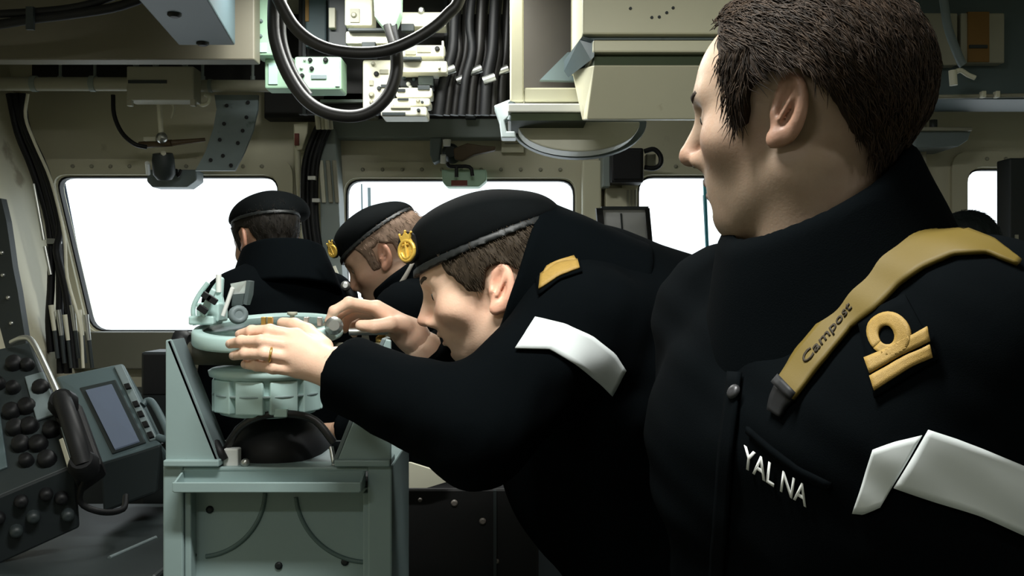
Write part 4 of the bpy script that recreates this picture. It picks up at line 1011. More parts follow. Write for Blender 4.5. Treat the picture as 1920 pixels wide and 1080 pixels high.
# ---------------------------------------------------------------- hair
def hair_mat(name, rgb):
    """hair colour varied from lock to lock by the vertex attribute 'shade' and by fine streaks"""
    if name in MATS: return MATS[name]
    m = mat(name, rgb, 0.7, var=0.45, scale=90, spec=0.2)
    nt = m.node_tree; b = nt.nodes['Principled BSDF']; src = b.inputs['Base Color'].links[0].from_socket
    at = nt.nodes.new('ShaderNodeAttribute'); at.attribute_name = 'shade'
    mx = nt.nodes.new('ShaderNodeMix'); mx.data_type = 'RGBA'; mx.blend_type = 'MULTIPLY'; mx.inputs['Factor'].default_value = 1.0
    nt.links.new(src, mx.inputs['A']); nt.links.new(at.outputs['Color'], mx.inputs['B']); nt.links.new(mx.outputs['Result'], b.inputs['Base Color'])
    return m
def hair_shell(fn_head, poly, thick, seed, top=None):
    def shell(p):
        base = ell(p, (0, -0.014, 0.028), (0.0765 + thick, 0.0985 + thick * 1.1, 0.084 + thick * (top or 1.0)))
        base = smin(base, ell(p, (0, 0.018, 0.012), (0.066 + thick * 0.5, 0.076 + thick * 0.3, 0.068 + thick * 0.4)), 0.03)
        base = smin(base, fn_head(p) - thick * 0.55, 0.012)
        n = vnoise((p[0], p[1] * 1.0, p[2] * 0.55), 170, seed) * 0.0026 + vnoise((p[0], p[1], p[2] * 0.5), 420, seed + 1) * 0.0014
        return base + n
    def fn(p):
        edge = poly2(p[1] + 0 * p[0], p[2] + 0 * p[0], poly)
        return smax(shell(p), edge + vnoise(p, 300, seed + 2) * 0.003, 0.006)
    fn.shell = shell
    return fn
def strands(name, V, Q, fn, c, R, count, length, rad, flow, m, parent, seed, keep=None, base=None, s=1.0):
    """short curved hairs rooted on the shell (head frame), built as thin three-sided tubes"""
    r = np.random.default_rng(seed)
    ctr = V[Q].mean(1)
    if keep is not None:
        ok = keep(ctr); ctr = ctr[ok]
    pick = r.integers(0, len(ctr), count); p = ctr[pick] + r.normal(size=(count, 3)) * 0.0008
    n = grad(fn, p); p = p - n * (fn((p[:, 0], p[:, 1], p[:, 2])))[:, None]
    S = 5; L = length * r.uniform(0.6, 1.25, count)[:, None]; jit = r.normal(size=(count, 3)) * 0.22
    lift = r.uniform(0.0012, 0.0040, count)
    pts = [p - n * 0.0008]
    for k in range(1, S):
        f = flow(p) + jit; f = f - n * (f * n).sum(1, keepdims=True); f /= np.linalg.norm(f, axis=1, keepdims=True) + 1e-9
        p = p + f * L / (S - 1)
        n = grad(base or fn, p); d = (base or fn)((p[:, 0], p[:, 1], p[:, 2])); ok = np.abs(d) < 0.012
        p = p - n * np.where(ok, d - lift * (k / 2.0 if k < 3 else 1.2), 0)[:, None]
        pts.append(p)
    pts = np.stack(pts, 1)                                    # count,S,3
    b1 = np.cross(f, n); rr = rad * np.array([0.8, 1.0, 1.0, 0.7, 0.15])
    vs = []
    for k in range(3):
        a = 2.094 * k; vs.append(pts + (b1 * math.cos(a) + n * math.sin(a))[:, None, :] * rr[None, :, None])
    Vv = np.stack(vs, 2).reshape(-1, 3)                       # count,S,3 sides
    i0 = (np.arange(count)[:, None, None] * S + np.arange(S - 1)[None, :, None]) * 3
    k0 = np.arange(3)[None, None, :]; k1 = (k0 + 1) % 3
    Qv = np.stack([i0 + k0, i0 + k1, i0 + 3 + k1, i0 + 3 + k0], -1).reshape(-1, 4)
    return to_world(Vv, c, R, s), Qv
# ---------------------------------------------------------------- people
M_NAVY = mat('navy_jacket_cloth', (6, 9, 11), 0.95, var=0.3, scale=6, bump=0.12, bscale=900, spec=0.03)
M_COLLAR = mat('collar_cloth', (5, 8, 10), 0.95, var=0.2, scale=6, bump=0.12, bscale=700, spec=0.03)
M_TROUSER = mat('dark_trousers', (7, 8, 10), 0.85, var=0.2, scale=8, spec=0.1)
M_BOOT = mat('boot_leather', (14, 13, 12), 0.35, var=0.2)
M_BERET = mat('beret_wool', (7, 10, 11), 0.9, var=0.25, scale=30, bump=0.12, bscale=700, spec=0.08)
M_BAND = mat('beret_leather_band', (18, 21, 21), 0.5, var=0.2)
M_REFLECT = mat('silver_reflective_tape', (206, 212, 212), 0.5, var=0.05, scale=6)
M_STRAP = mat('yellow_strap', (94, 77, 15), 0.65, var=0.14, scale=14, bump=0.05, bscale=900)
M_LETTER = mat('white_lettering', (226, 228, 226), 0.6, var=0.05)
M_EYE = mat('eyeball', (214, 206, 196), 0.2, var=0.05)
M_IRIS = mat('iris', (52, 48, 42), 0.2)

V3 = lambda p: np.array([p[0], p[1], p[2]], float)
def lerp(a, b, t): return V3(a) * (1 - t) + V3(b) * t

def jacket_sdf(j, g=1.0, folds=1.0, seed=1, extra=None, radii=None):
    """upper-body garment (g=1) or the body beneath it (g<1) from joint positions"""
    r = dict(chest=0.125, waist=0.125, sho=0.085, ua=0.072, el=0.066, wr=0.052, hip=0.12); r.update(radii or {})
    pel, che, nb = V3(j['pelvis']), V3(j['chest']), V3(j['neck'])
    sl, sr = V3(j['shoulder_l']), V3(j['shoulder_r'])
    lat = (sl - sr) / np.linalg.norm(sl - sr)
    def fn(p):
        d = cap(p, che - lat * 0.075, che + lat * 0.075, r['chest'] * g)
        w = pel * 0.45 + che * 0.55
        for a, b, ra, rb in ((che - lat * 0.07, pel - lat * 0.055, r['chest'], r['hip']), (che + lat * 0.07, pel + lat * 0.055, r['chest'], r['hip'])):
            d = smin(d, cap(p, a, b, ra * g, rb * g), 0.05)
        d = smin(d, cap(p, lerp(nb, sl, 0.1), sl, r['sho'] * 0.95 * g, r['sho'] * g), 0.05)
        d = smin(d, cap(p, lerp(nb, sr, 0.1), sr, r['sho'] * 0.95 * g, r['sho'] * g), 0.05)
        d = smin(d, cap(p, nb, che, 0.085 * g, 0.12 * g), 0.05)
        for s in 'lr':
            S, E, W = V3(j['shoulder_' + s]), V3(j['elbow_' + s]), V3(j['wrist_' + s])
            u = (W - E) / np.linalg.norm(W - E)
            a = cap(p, S, E, r['ua'] * 1.08 * g, r['el'] * g)
            a = smin(a, cap(p, E, W, r['el'] * g, r['wr'] * g), 0.03)
            if g >= 1.0: a = smax(a, half(p, W - u * 0.004, u), 0.012)      # cuff
            d = smin(d, a, 0.035)
        if g >= 1.0:
            hem = (pel - che) / np.linalg.norm(pel - che)
            d = smax(d, half(p, pel + hem * 0.10, hem), 0.01)
            if folds:
                d = d + folds * (vnoise((p[0], p[1], p[2] * 1.8), 24, seed) * 0.006 + vnoise((p[0] * 1.2, p[1], p[2] * 1.5), 62, seed + 3) * 0.0028)
        if extra is not None and g >= 1.0: d = extra(p, d)
        return d
    return fn
def collar_sdf(a, b, ra, rb, th, pc=None, pn=None):
    a, b = V3(a), V3(b); L = np.linalg.norm(b - a); u = (b - a) / L
    def fn(p):
        x, y, z = p[0] - a[0], p[1] - a[1], p[2] - a[2]
        t = x * u[0] + y * u[1] + z * u[2]
        rd = np.sqrt(np.maximum(x * x + y * y + z * z - t * t, 1e-9))
        d = np.abs(rd - (ra + (rb - ra) * np.clip(t / L, -0.3, 1.3))) - th
        d = smax(d, -t - 0.02, 0.01)
        if pc is None: d = smax(d, t - L, 0.010)
        else: d = smax(d, half(p, pc, pn), 0.012)
        return d
    return fn

def hand_fn(w, f, nrm, curl=0.5, s=1.0, thumb=1):
    """relaxed hand: wrist w, pointing f, back of the hand facing nrm; thumb is +1 or -1 along f x nrm"""
    w, f, nrm = V3(w), V3(f) / np.linalg.norm(f), V3(nrm)
    nrm = nrm - f * nrm.dot(f); nrm /= np.linalg.norm(nrm); side = np.cross(f, nrm) * thumb
    ch = []
    for k, (off, ln) in enumerate(((0.030, 0.072), (0.010, 0.080), (-0.010, 0.074), (-0.029, 0.058))):
        m = w + (f * (0.088 - 0.006 * abs(k - 1)) + side * off) * s
        pts = [m]; ang = 0
        for q, fr in enumerate((0.45, 0.31, 0.24)):
            ang += curl * (0.7, 0.9, 0.6)[q]
            pts.append(pts[-1] + (f * math.cos(ang) - nrm * math.sin(ang)) * ln * fr * s)
        ch.append(pts)
    th = [w + (f * 0.025 + side * 0.026) * s]
    for q, (a, l) in enumerate(((0.75, 0.042), (0.45, 0.032), (0.25, 0.026))):
        th.append(th[-1] + (f * math.cos(a) + side * math.sin(a) - nrm * 0.35) * l * s)
    def fn(p):
        d = cap(p, w, w + f * 0.03 * s, 0.026 * s, 0.024 * s)
        for pts in ch:
            d = smin(d, cap(p, w + f * 0.01 * s, pts[0], 0.019 * s, 0.0115 * s), 0.014)
        for k, pts in enumerate(ch):
            e = 9.0
            for q in range(3): e = np.minimum(e, cap(p, pts[q], pts[q + 1], (0.0098, 0.0088, 0.0080)[q] * s, (0.0088, 0.0080, 0.0066)[q] * s))
            d = smin(d, e, 0.005)
        e = 9.0
        for q in range(3): e = smin(e, cap(p, th[q], th[q + 1], (0.016, 0.012, 0.0105)[q] * s, (0.012, 0.0105, 0.0085)[q] * s), 0.003)
        return smin(d, e, 0.010)
    return fn
def fingers_fn(w, fore, chains, thumb, palm=0.017, rads=(0.0098, 0.0090, 0.0082, 0.0068)):
    """posed hand: wrist w, point up the forearm, four finger chains (knuckle..tip) and a thumb chain"""
    w, fore = V3(w), V3(fore)
    def fn(p):
        d = cap(p, w, fore, 0.026, 0.036)
        for pts in chains: d = smin(d, cap(p, lerp(w, pts[0], 0.12), pts[0], palm * 1.15, palm * 0.70), 0.016)
        for pts in chains:
            e = 9.0
            for q in range(len(pts) - 1): e = smin(e, cap(p, pts[q], pts[q + 1], rads[q], rads[q + 1]), 0.002)
            for q in range(1, len(pts) - 1): e = smin(e, ell(p, pts[q], (rads[q] * 1.06,) * 3), 0.003)
            d = smin(d, e, 0.0045)
        e = 9.0
        for q in range(len(thumb) - 1): e = smin(e, cap(p, thumb[q], thumb[q + 1], (0.0165, 0.0125, 0.0110, 0.009)[q], (0.0125, 0.0110, 0.0088, 0.007)[q]), 0.003)
        return smin(d, e, 0.010)
    return fn
def bbox(pts, pad):
    a = np.array([V3(p) for p in pts]); return a.min(0) - pad, a.max(0) + pad

def beret_parts(c, R, s, parent, h, badge=True, tilt=0.0, shift=0.018, seed=3, badge_x=-0.030, badge_mat=None):
    rim_p, rim_n = (0, 0.0, 0.054), (0, 0.22 + tilt, 1)
    def base(p): return smin(ell(p, (0, -0.014, 0.028), (0.0835, 0.1055, 0.090)), ell(p, (0, 0.018, 0.012), (0.073, 0.085, 0.076)), 0.03)
    def fn(p):
        e = ell(p, (shift, -0.002, 0.074), (0.098, 0.103, 0.054))
        e = smin(e, ell(p, (shift * 0.4, 0.036, 0.062), (0.076, 0.068, 0.042)), 0.03)
        e = smin(e, ell(p, (shift + 0.045, -0.01, 0.058), (0.066, 0.090, 0.044)), 0.03)
        e = smin(e, base(p) - 0.002, 0.015)
        e = e + vnoise(p, 34, seed) * 0.0035
        return smax(e, -half(p, rim_p, rim_n), 0.012)
    V, Q = sculpt(fn, (-0.13, -0.165, 0.01), (0.20, 0.135, 0.17), h)
    o = link_mesh('beret', np_mesh('beret', to_world(V, c, R, s), Q), M_BERET, parent)
    def bf(p): return np.maximum(np.maximum(base(p) - 0.0045, -half(p, (0, 0, 0.049), rim_n)), half(p, (0, 0, 0.060), rim_n))
    V, Q = sculpt(bf, (-0.11, -0.135, 0.005), (0.11, 0.125, 0.11), min(h, 0.003))
    link_mesh('band', np_mesh('band', to_world(V, c, R, s), Q), M_BAND, o)
    if badge:
        n = Vector((-0.86, 0.55, 0.10)).normalized(); b0 = Vector((badge_x, 0.112 - badge_x ** 2 * 6, 0.066))
        x, y, z = frame(n, (0, 0, 1)); loc = lambda u, v, w=0: b0 + x * u + y * v + z * w
        T = lambda m_: [Vector(to_world([q], c, R, s)[0]) for q in m_]
        cx, cy, cz = [Vector((R @ V3(q))) for q in (x, y, z)]
        B0 = Vector(to_world([V3(b0)], c, R, s)[0])
        W = lambda u, v, w=0.0: B0 + cx * (u * s) + cy * (v * s) + cz * (w * s)
        gold = badge_mat or mat('badge_gold', (222, 184, 84), 0.35, metal=0.35, var=0.25, scale=200)
        bd = MB().prism([W(0.0175 * math.cos(a), 0.022 * math.sin(a), -0.004) for a in [k * math.pi / 12 for k in range(24)]], cz * 0.006).build('badge', M_BLACK, o)
        MB().prism([W(0.0125 * math.cos(a), 0.0165 * math.sin(a) - 0.001, 0.001) for a in [k * math.pi / 12 for k in range(24)]], cz * 0.0025).build('gold_field', gold, bd)
        MB().tube([W(0.0135 * math.cos(a), 0.0135 * math.sin(a) - 0.004, 0.003) for a in [k * math.pi / 12 for k in range(25)]], 0.0030, 8, 1).build('wreath', gold, bd)
        MB().cyl(W(0, 0.008, 0.004), W(0, -0.014, 0.004), 0.0022, n=8).tube([W(-0.009, -0.006, 0.004), W(-0.006, -0.012, 0.004), W(0, -0.0145, 0.004), W(0.006, -0.012, 0.004), W(0.009, -0.006, 0.004)], 0.0022, 8).cyl(W(-0.006, 0.004, 0.004), W(0.006, 0.004, 0.004), 0.0018, n=8).build('anchor', gold, bd)
        cr = MB().prism([W(-0.008, 0.010, 0.0), W(0.008, 0.010, 0.0), W(0.0105, 0.019, 0.0), W(0.005, 0.0165, 0), W(0, 0.0215, 0), W(-0.005, 0.0165, 0), W(-0.0105, 0.019, 0)], cz * 0.005)
        for u, v in ((-0.0105, 0.0195), (0, 0.0225), (0.0105, 0.0195)): cr.ball(W(u, v, 0.0025), 0.0022, 8, 6)
        cr.build('crown', gold, bd)
    return o

HAIR_SHORT = [(0.070, 0.050), (0.10, 0.09), (0.0, 0.16), (-0.13, 0.13), (-0.15, 0.0), (-0.125, -0.070), (-0.070, -0.075), (-0.046, -0.040), (-0.040, 0.012), (-0.010, 0.026), (0.008, 0.020), (0.010, -0.030), (0.030, -0.030), (0.034, 0.010), (0.044, 0.030), (0.052, 0.046)]

def make_person(label, c, R, j, skin, s=1.0, hopt=None, hres=0.0045, jres=0.010, hair_rgb=(60, 46, 32), hair_poly=None, hair_th=0.006, nstr=0, str_len=0.02, str_rad=0.0005,
                stub=0.4, beret=None, hands=True, jseed=1, folds=1.0, extra=None, collar=None, radii=None, body_hands=(), neck=None, flow=None, legs=True, hair_top=None, brow_rgb=None):
    """one figure: body (skin) with head and hands, hair, eyes, jacket, trousers, boots, optional beret"""
    hopt = hopt or {}
    foot = V3(j['pelvis']); t = thing('person', label, 'person', (foot[0], foot[1], 0), 'naval crew on the bridge')
    hf = head_sdf(dict(hopt, neck=neck))
    V, Q = sculpt(hf, (-0.105, -0.24 if neck is not None else -0.135, -0.245), (0.105, 0.14, 0.125), hres)
    parts = [(to_world(V, c, R, s), Q)]; tone = [tone_of(V, stub, hopt.get('open', 0.0))]
    for fnh, lo, hi, hh in body_hands:
        v, q = sculpt(fnh, lo, hi, hh); parts.append((v, q)); k = np.zeros((len(v), 4)); k[:, 2] = 0.15; k[:, 3] = 1; tone.append(k)
    if hands:
        for sd in 'lr':
            w, e = V3(j['wrist_' + sd]), V3(j['elbow_' + sd]); f = (w - e) / np.linalg.norm(w - e)
            nn = V3(j['shoulder_' + sd]) - V3(j['shoulder_' + ('r' if sd == 'l' else 'l')])
            fnh = hand_fn(w, f, nn, 0.45, 1.0, 1 if sd == 'r' else -1); lo, hi = w - 0.21, w + 0.21
            lo, hi = bbox([w - f * 0.02, w + f * 0.19], 0.075)
            v, q = sculpt(fnh, lo, hi, 0.0045); parts.append((v, q)); k = np.zeros((len(v), 4)); k[:, 3] = 1; tone.append(k)
    pts = [j[k] for k in j]
    lo, hi = bbox([j[k] for k in ('pelvis', 'chest', 'neck', 'shoulder_l', 'shoulder_r', 'elbow_l', 'elbow_r', 'wrist_l', 'wrist_r')], 0.19)
    inner = jacket_sdf(j, 0.66)
    v, q = sculpt(inner, lo, hi, 0.016); parts.append((v, q)); k = np.zeros((len(v), 4)); k[:, 3] = 1; tone.append(k)
    V2, Q2 = joined(parts)
    me = np_mesh('body', V2, Q2)
    at = me.color_attributes.new('tone', 'FLOAT_COLOR', 'POINT'); at.data.foreach_set('color', np.concatenate(tone).astype(np.float32).ravel())
    link_mesh('body', me, skin, t)
    # eyes
    for sx in (-1, 1):
        ec = to_world([(sx * 0.031, 0.0725, -0.0040)], c, R, s)[0]
        ey = MB().ball(ec, 0.0121 * s, 16, 10).build('eye', M_EYE, t)
        fw = R @ np.array([0, 1, -0.15]); MB().lathe(Vector(ec) + Vector(fw) * 0.0104 * s, fw, [(0.0058 * s, 0), (0.0040 * s, 0.0018 * s)], 14).build('iris', M_IRIS, ey)
        bw = mat('brow_%d_%d_%d' % tuple(brow_rgb or hair_rgb), brow_rgb or hair_rgb, 0.8)
        pb = [(sx * 0.012, 0.0965, 0.0150), (sx * 0.024, 0.0945, 0.0195), (sx * 0.036, 0.0870, 0.0215), (sx * 0.046, 0.0765, 0.0180)]
        MB().tube([Vector(q) for q in to_world(pb, c, R, s)], 0.0036 * s, 6, 3).build('eyebrow', bw, t)
    # hair
    hm = hair_mat('hair_%d_%d_%d' % tuple(hair_rgb), hair_rgb)
    hpoly = hair_poly or HAIR_SHORT
    hs = hair_shell(hf, hair_poly or HAIR_SHORT, hair_th, jseed + 11, hair_top)
    V, Q = sculpt(hs, (-0.115, -0.155, -0.13), (0.115, 0.125, 0.165), min(hres, 0.0035) if nstr else hres)
    hp = [(to_world(V, c, R, s), Q)]
    if nstr:
        fl = flow or (lambda p: np.stack([0 * p[:, 0], -0.5 + 0 * p[:, 0], -1.0 + 0 * p[:, 0]], 1))
        sv, sq = strands('hair', V, Q, hs, c, R, nstr, str_len, str_rad, fl, hm, t, jseed + 5, keep=lambda q: poly2(q[:, 1], q[:, 2], hpoly) < -0.004, base=hs.shell, s=s)
        hp.append((sv, sq))
    hme = np_mesh('hair', *joined(hp)); sh = np.ones((len(hme.vertices), 4), np.float32) * 0.75
    if nstr:
        tn = np.random.default_rng(jseed).uniform(0.35, 1.7, nstr).repeat(15); sh[len(V):, :3] = tn[:, None]
    sh[:, 3] = 1
    ha = hme.color_attributes.new('shade', 'FLOAT_COLOR', 'POINT'); ha.data.foreach_set('color', sh.ravel())
    link_mesh('hair', hme, hm, t)
    if beret is not None: beret_parts(c, R, s, t, max(0.0035, hres), **beret)
    # clothes
    jf = jacket_sdf(j, 1.0, folds, jseed, extra, radii)
    v, q = sculpt(jf, lo - 0.02, hi + 0.02, jres)
    jk = link_mesh('jacket', np_mesh('jacket', v, q), M_NAVY, t)
    if collar is not None:
        cf = collar_sdf(*collar)
        lo2, hi2 = bbox([collar[0], collar[1]], 0.17)
        v, q = sculpt(lambda p: cf(p) + vnoise(p, 45, jseed) * 0.002, lo2, hi2, min(jres, 0.005))
        link_mesh('collar', np_mesh('collar', v, q), M_COLLAR, jk)
    if legs:
        for_leg = [(j['hip_l'], j['knee_l'], j['ankle_l']), (j['hip_r'], j['knee_r'], j['ankle_r'])]
        pel = V3(j['pelvis'])
        def tf(p):
            d = ell(p, pel, (0.15, 0.14, 0.12))
            for H, K_, A in for_leg: d = smin(d, smin(cap(p, H, K_, 0.088, 0.068), cap(p, K_, A, 0.068, 0.058), 0.03), 0.03)
            d = d + vnoise(p, 30, jseed) * 0.004
            return np.maximum(d, 0.045 - p[2])
        lo3, hi3 = bbox([pel, for_leg[0][1], for_leg[1][1], for_leg[0][2], for_leg[1][2]], 0.18)
        v, q = sculpt(tf, lo3, hi3, 0.014)
        link_mesh('trousers', np_mesh('trousers', v, q), M_TROUSER, t)
        fw = np.array([R[0][1], R[1][1], 0]); fw /= np.linalg.norm(fw)
        fw = V3(j.get('toes', fw))
        for H, K_, A in for_leg:
            A = V3(A); A0 = np.array([A[0], A[1], 0.045])
            def bf(p):
                d = smin(cap(p, A0 - fw * 0.05, A0 + fw * 0.15, 0.043, 0.036), cap(p, A0 + np.array([0, 0, 0.02]), A0 + np.array([0, 0, 0.12]), 0.05, 0.052), 0.03)
                return smax(d, 0.002 - p[2], 0.004)
            v, q = sculpt(bf, A0 - 0.23, A0 + 0.24, 0.010)
            link_mesh('boot', np_mesh('boot', v, q), M_BOOT, t)
    return t, jk, jf, hf

def solve_c(px, py, d, local, R, s=1.0):
    """head centre that puts the given head-frame point at a pixel and distance"""
    return V3(P(px, py, d)) - R @ (np.array(local) * s)
def stand(x, y, lean=(0, 0), toes=(0, 1), pz_=0.95, spread=0.10):
    tx = V3((toes[0], toes[1], 0)); tx /= np.linalg.norm(tx); lf = np.array([-tx[1], tx[0], 0])
    o = dict(pelvis=(x, y, pz_), toes=tuple(tx))
    b = np.array([x, y, 0])
    for sd, k in (('l', 1), ('r', -1)):
        o['hip_' + sd] = tuple(b + lf * 0.09 * k + np.array([0, 0, pz_ - 0.04])); o['knee_' + sd] = tuple(b + lf * spread * k + tx * 0.02 + np.array([0, 0, 0.50])); o['ankle_' + sd] = tuple(b + lf * (spread + 0.01) * k - tx * 0.02 + np.array([0, 0, 0.10]))
    return o
def uppers(neck, chest, face, sw=0.185, drop=0.05, arms=None, reach=0.22):
    f = V3((face[0], face[1], 0)); f /= np.linalg.norm(f); lf = np.array([-f[1], f[0], 0]); n = V3(neck)
    o = dict(neck=tuple(n), chest=tuple(chest))
    for sd, k in (('l', 1), ('r', -1)):
        S = n + lf * sw * k - np.array([0, 0, drop]); o['shoulder_' + sd] = tuple(S)
        E = S + lf * 0.02 * k + f * (0.05 if reach > 0.1 else -0.02) - np.array([0, 0, 0.25]); o['elbow_' + sd] = tuple(E)
        o['wrist_' + sd] = tuple(E + f * reach - lf * 0.03 * k - np.array([0, 0, 0.03 if reach > 0.1 else 0.21]))
    if arms: o.update(arms)
    return o

# ---- the bareheaded officer in the foreground
SKIN_A = skin_mat('skin_foreground', (158, 136, 117), (128, 96, 84), (124, 108, 90))
SKIN_B = skin_mat('skin_bending', (234, 198, 172), (186, 136, 120), (198, 166, 142))
SKIN_C = skin_mat('skin_back', (168, 136, 114), (140, 98, 84), (124, 104, 86))
Ra = rotm((-math.cos(math.radians(30)), math.sin(math.radians(30))), roll=-2, pitch=0)
Sa = 1.06
ca = solve_c(1478, 206, 0.915, (-0.083, -0.014, -0.010), Ra, Sa)
fa = (-0.90, -0.43)
nb = (0.345, 1.01, 1.445)
ja = stand(0.37, 1.02, toes=fa, pz_=0.93)
ja.update(uppers(nb, (0.335, 1.0, 1.29), fa))
ja['shoulder_l'] = tuple(P(1835, 640, 0.87)); ja['elbow_l'] = tuple(P(1815, 1190, 0.885)); ja['wrist_l'] = tuple(P(1560, 1500, 0.86))
ja['shoulder_r'] = tuple(P(1372, 604, 1.16)); ja['elbow_r'] = tuple(P(1400, 1110, 1.22)); ja['wrist_r'] = tuple(P(1220, 1340, 1.14))
HAIR_A = [(0.062, 0.084), (0.078, 0.094), (0.10, 0.11), (0.02, 0.17), (-0.13, 0.15), (-0.16, 0.0), (-0.140, -0.080), (-0.100, -0.075), (-0.078, -0.052), (-0.062, -0.028), (-0.048, 0.004), (-0.020, 0.030), (0.006, 0.026), (0.022, 0.014), (0.025, -0.018), (0.042, -0.022), (0.046, 0.006), (0.050, 0.032), (0.056, 0.056)]
def flow_a(p):
    q = np.stack([0.1 * np.sign(p[:, 0]), -0.75 - 3 * (p[:, 1] + 0.02), -0.55 - 4.0 * np.clip(0.10 - p[:, 2], 0, 0.2)], 1)
    fr = (p[:, 1] > 0.02)[:, None]
    return np.where(fr & (p[:, 2] < 0.05)[:, None], np.array([[0, 0.15, -1.0]]), q)
def extra_a(p, d):
    # hood folded behind the collar, placket ridge and breast pocket edge
    d = smin(d, ell(p, (0.42, 1.09, 1.47), (0.10, 0.10, 0.075)), 0.05)
    return d
front, back = P(1375, 455, 0.955), P(1702, 258, 1.0)
nrm_cut = (-(back.z - front.z), -0.20 * (back.x - front.x), (back.x - front.x))
pA, jkA, jfA, hfA = make_person('bareheaded brown haired officer in navy jacket with yellow strap, in the foreground', ca, Ra, ja, SKIN_A, Sa, hopt=dict(nose=1.12, jaw=1.04, recede=(0.15, 0.0)), hres=0.0027, jres=0.0065,
    hair_rgb=(42, 31, 21), hair_poly=HAIR_A, hair_th=0.0125, nstr=16000, str_len=0.024, str_rad=0.00055, stub=0.35, hands=True, jseed=21, extra=extra_a, neck=(0, -0.012, -0.215), flow=flow_a,
    collar=((0.352, 1.015, 1.395), (0.313, 0.985, 1.60), 0.145, 0.076, 0.010, front.lerp(back, 0.5), nrm_cut), radii=dict(ua=0.084, el=0.08, sho=0.084, chest=0.14, waist=0.14, hip=0.14), hair_top=1.3)

def decal(name, pa, pb, n, m, fn, d0, d1, lift, thick, mt, parent):
    pt, nr = cast(fn, pixband(pa, pb, n, m), d0, d1, lift)
    return ribbon_mesh(name, n, m, pt, nr, thick, mt, parent)
st_a = [(1462, 722), (1500, 662), (1560, 588), (1632, 500), (1690, 455), (1740, 434), (1800, 434), (1862, 458), (1912, 496)]
st_b = [(1494, 752), (1540, 692), (1600, 620), (1648, 584), (1690, 540), (1735, 508), (1790, 484), (1850, 480), (1905, 502)]
strap = decal('shoulder_strap', st_a, st_b, 60, 9, jfA, 0.55, 1.15, 0.007, 0.004, M_STRAP, jkA)
decal('strap_clip', [(1460, 724), (1470, 712)], [(1492, 754), (1500, 742)], 4, 4, jfA, 0.55, 1.15, 0.010, 0.008, M_BLACK, strap)
decal('strap_webbing', [(1462, 722), (1452, 745), (1446, 772)], [(1492, 752), (1478, 766), (1468, 785)], 8, 5, jfA, 0.55, 1.15, 0.006, 0.004, M_BLACK, strap)
def lettering(name, body, o, e1, e2, width, fn, d0, d1, lift, mt, parent, shear=0.0):
    me = text_pts(body, shear)
    V = np.array([v.co[:] for v in me.vertices]); w = V[:, 0].max() - V[:, 0].min(); V[:, 0] -= V[:, 0].min()
    k = width / w
    pix = np.array(o)[None] + V[:, :1] * k * np.array(e1)[None] + V[:, 1:2] * np.array(e2)[None]
    pt, nr = cast(fn, pix, d0, d1, lift)
    for v, q in zip(me.vertices, pt): v.co = q
    me.materials.clear(); me.update()
    ob = link_mesh(name, me, mt, parent)
    sd = ob.modifiers.new('thickness', 'SOLIDIFY'); sd.thickness = 0.0007; sd.offset = 0
    return ob
lettering('strap_lettering', 'Campost', (1521, 690), (0.637, -0.771), (-16, -13.5), 140, jfA, 0.55, 1.15, 0.0078, mat('brown_print', (40, 30, 10), 0.7), strap, 0.2)
lettering('breast_lettering', 'YAL NA', (1396, 872), (0.84, 0.54), (7, -54), 142, jfA, 0.55, 1.2, 0.004, M_LETTER, jkA)
# rank slide
slide = decal('rank_slide', [(1612, 600), (1700, 556)], [(1640, 748), (1762, 672)], 8, 8, jfA, 0.5, 1.15, 0.005, 0.004, M_NAVY, jkA)
for a, b in (([(1624, 679), (1660, 664), (1700, 640), (1743, 617)], [(1633, 706), (1665, 688), (1705, 664), (1748, 641)]), ([(1633, 712), (1668, 693), (1706, 669), (1748, 647)], [(1641, 737), (1674, 716), (1711, 692), (1752, 671)])):
    decal('gold_stripe', a, b, 16, 4, jfA, 0.5, 1.15, 0.0075, 0.003, M_GOLD, slide)
ang = [math.radians(150 + k * 240 / 20 + 60) for k in range(21)]
outer = [(1674 + 43 * math.cos(a) * 0.97, 632 + 41 * math.sin(a)) for a in [math.radians(135 + k * 360 / 24) for k in range(25)]]
inner_ = [(1671 + 16 * math.cos(a), 633 + 19 * math.sin(a)) for a in [math.radians(135 + k * 360 / 24) for k in range(25)]]
decal('gold_curl', outer, inner_, 30, 5, jfA, 0.5, 1.15, 0.0075, 0.003, M_GOLD, slide)
# reflective tape on the sleeve, folded over itself at the front
decal('reflective_band', [(1739, 806), (1790, 822), (1841, 841), (1920, 874), (1985, 905)], [(1676, 911), (1750, 938), (1835, 967), (1920, 1004), (1985, 1036)], 26, 10, jfA, 0.5, 1.15, 0.006, 0.003, M_REFLECT, jkA)
decal('reflective_band', [(1637, 843), (1680, 828), (1728, 816)], [(1600, 960), (1620, 962), (1650, 950)], 12, 10, jfA, 0.5, 1.15, 0.004, 0.003, M_REFLECT, jkA)
# front placket and press stud
decal('placket', [(1372, 700), (1352, 860), (1336, 1075), (1330, 1200)], [(1396, 700), (1378, 860), (1362, 1075), (1356, 1200)], 24, 5, jfA, 0.55, 1.25, 0.006, 0.004, M_NAVY, jkA)
pt, nr = cast(jfA, [(1386, 742)], 0.55, 1.2, 0.007)
MB().lathe(pt[0], nr[0], [(0.0075, 0), (0.0075, 0.002), (0.005, 0.004), (0.002, 0.004)], 16).build('press_stud', mat('stud_gun', (58, 58, 60), 0.4, metal=0.4), jkA)
decal('pocket_flap', [(1406, 800), (1450, 838), (1500, 876), (1560, 905)], [(1404, 812), (1446, 850), (1496, 888), (1556, 918)], 14, 3, jfA, 0.55, 1.2, 0.005, 0.004, M_NAVY, jkA)

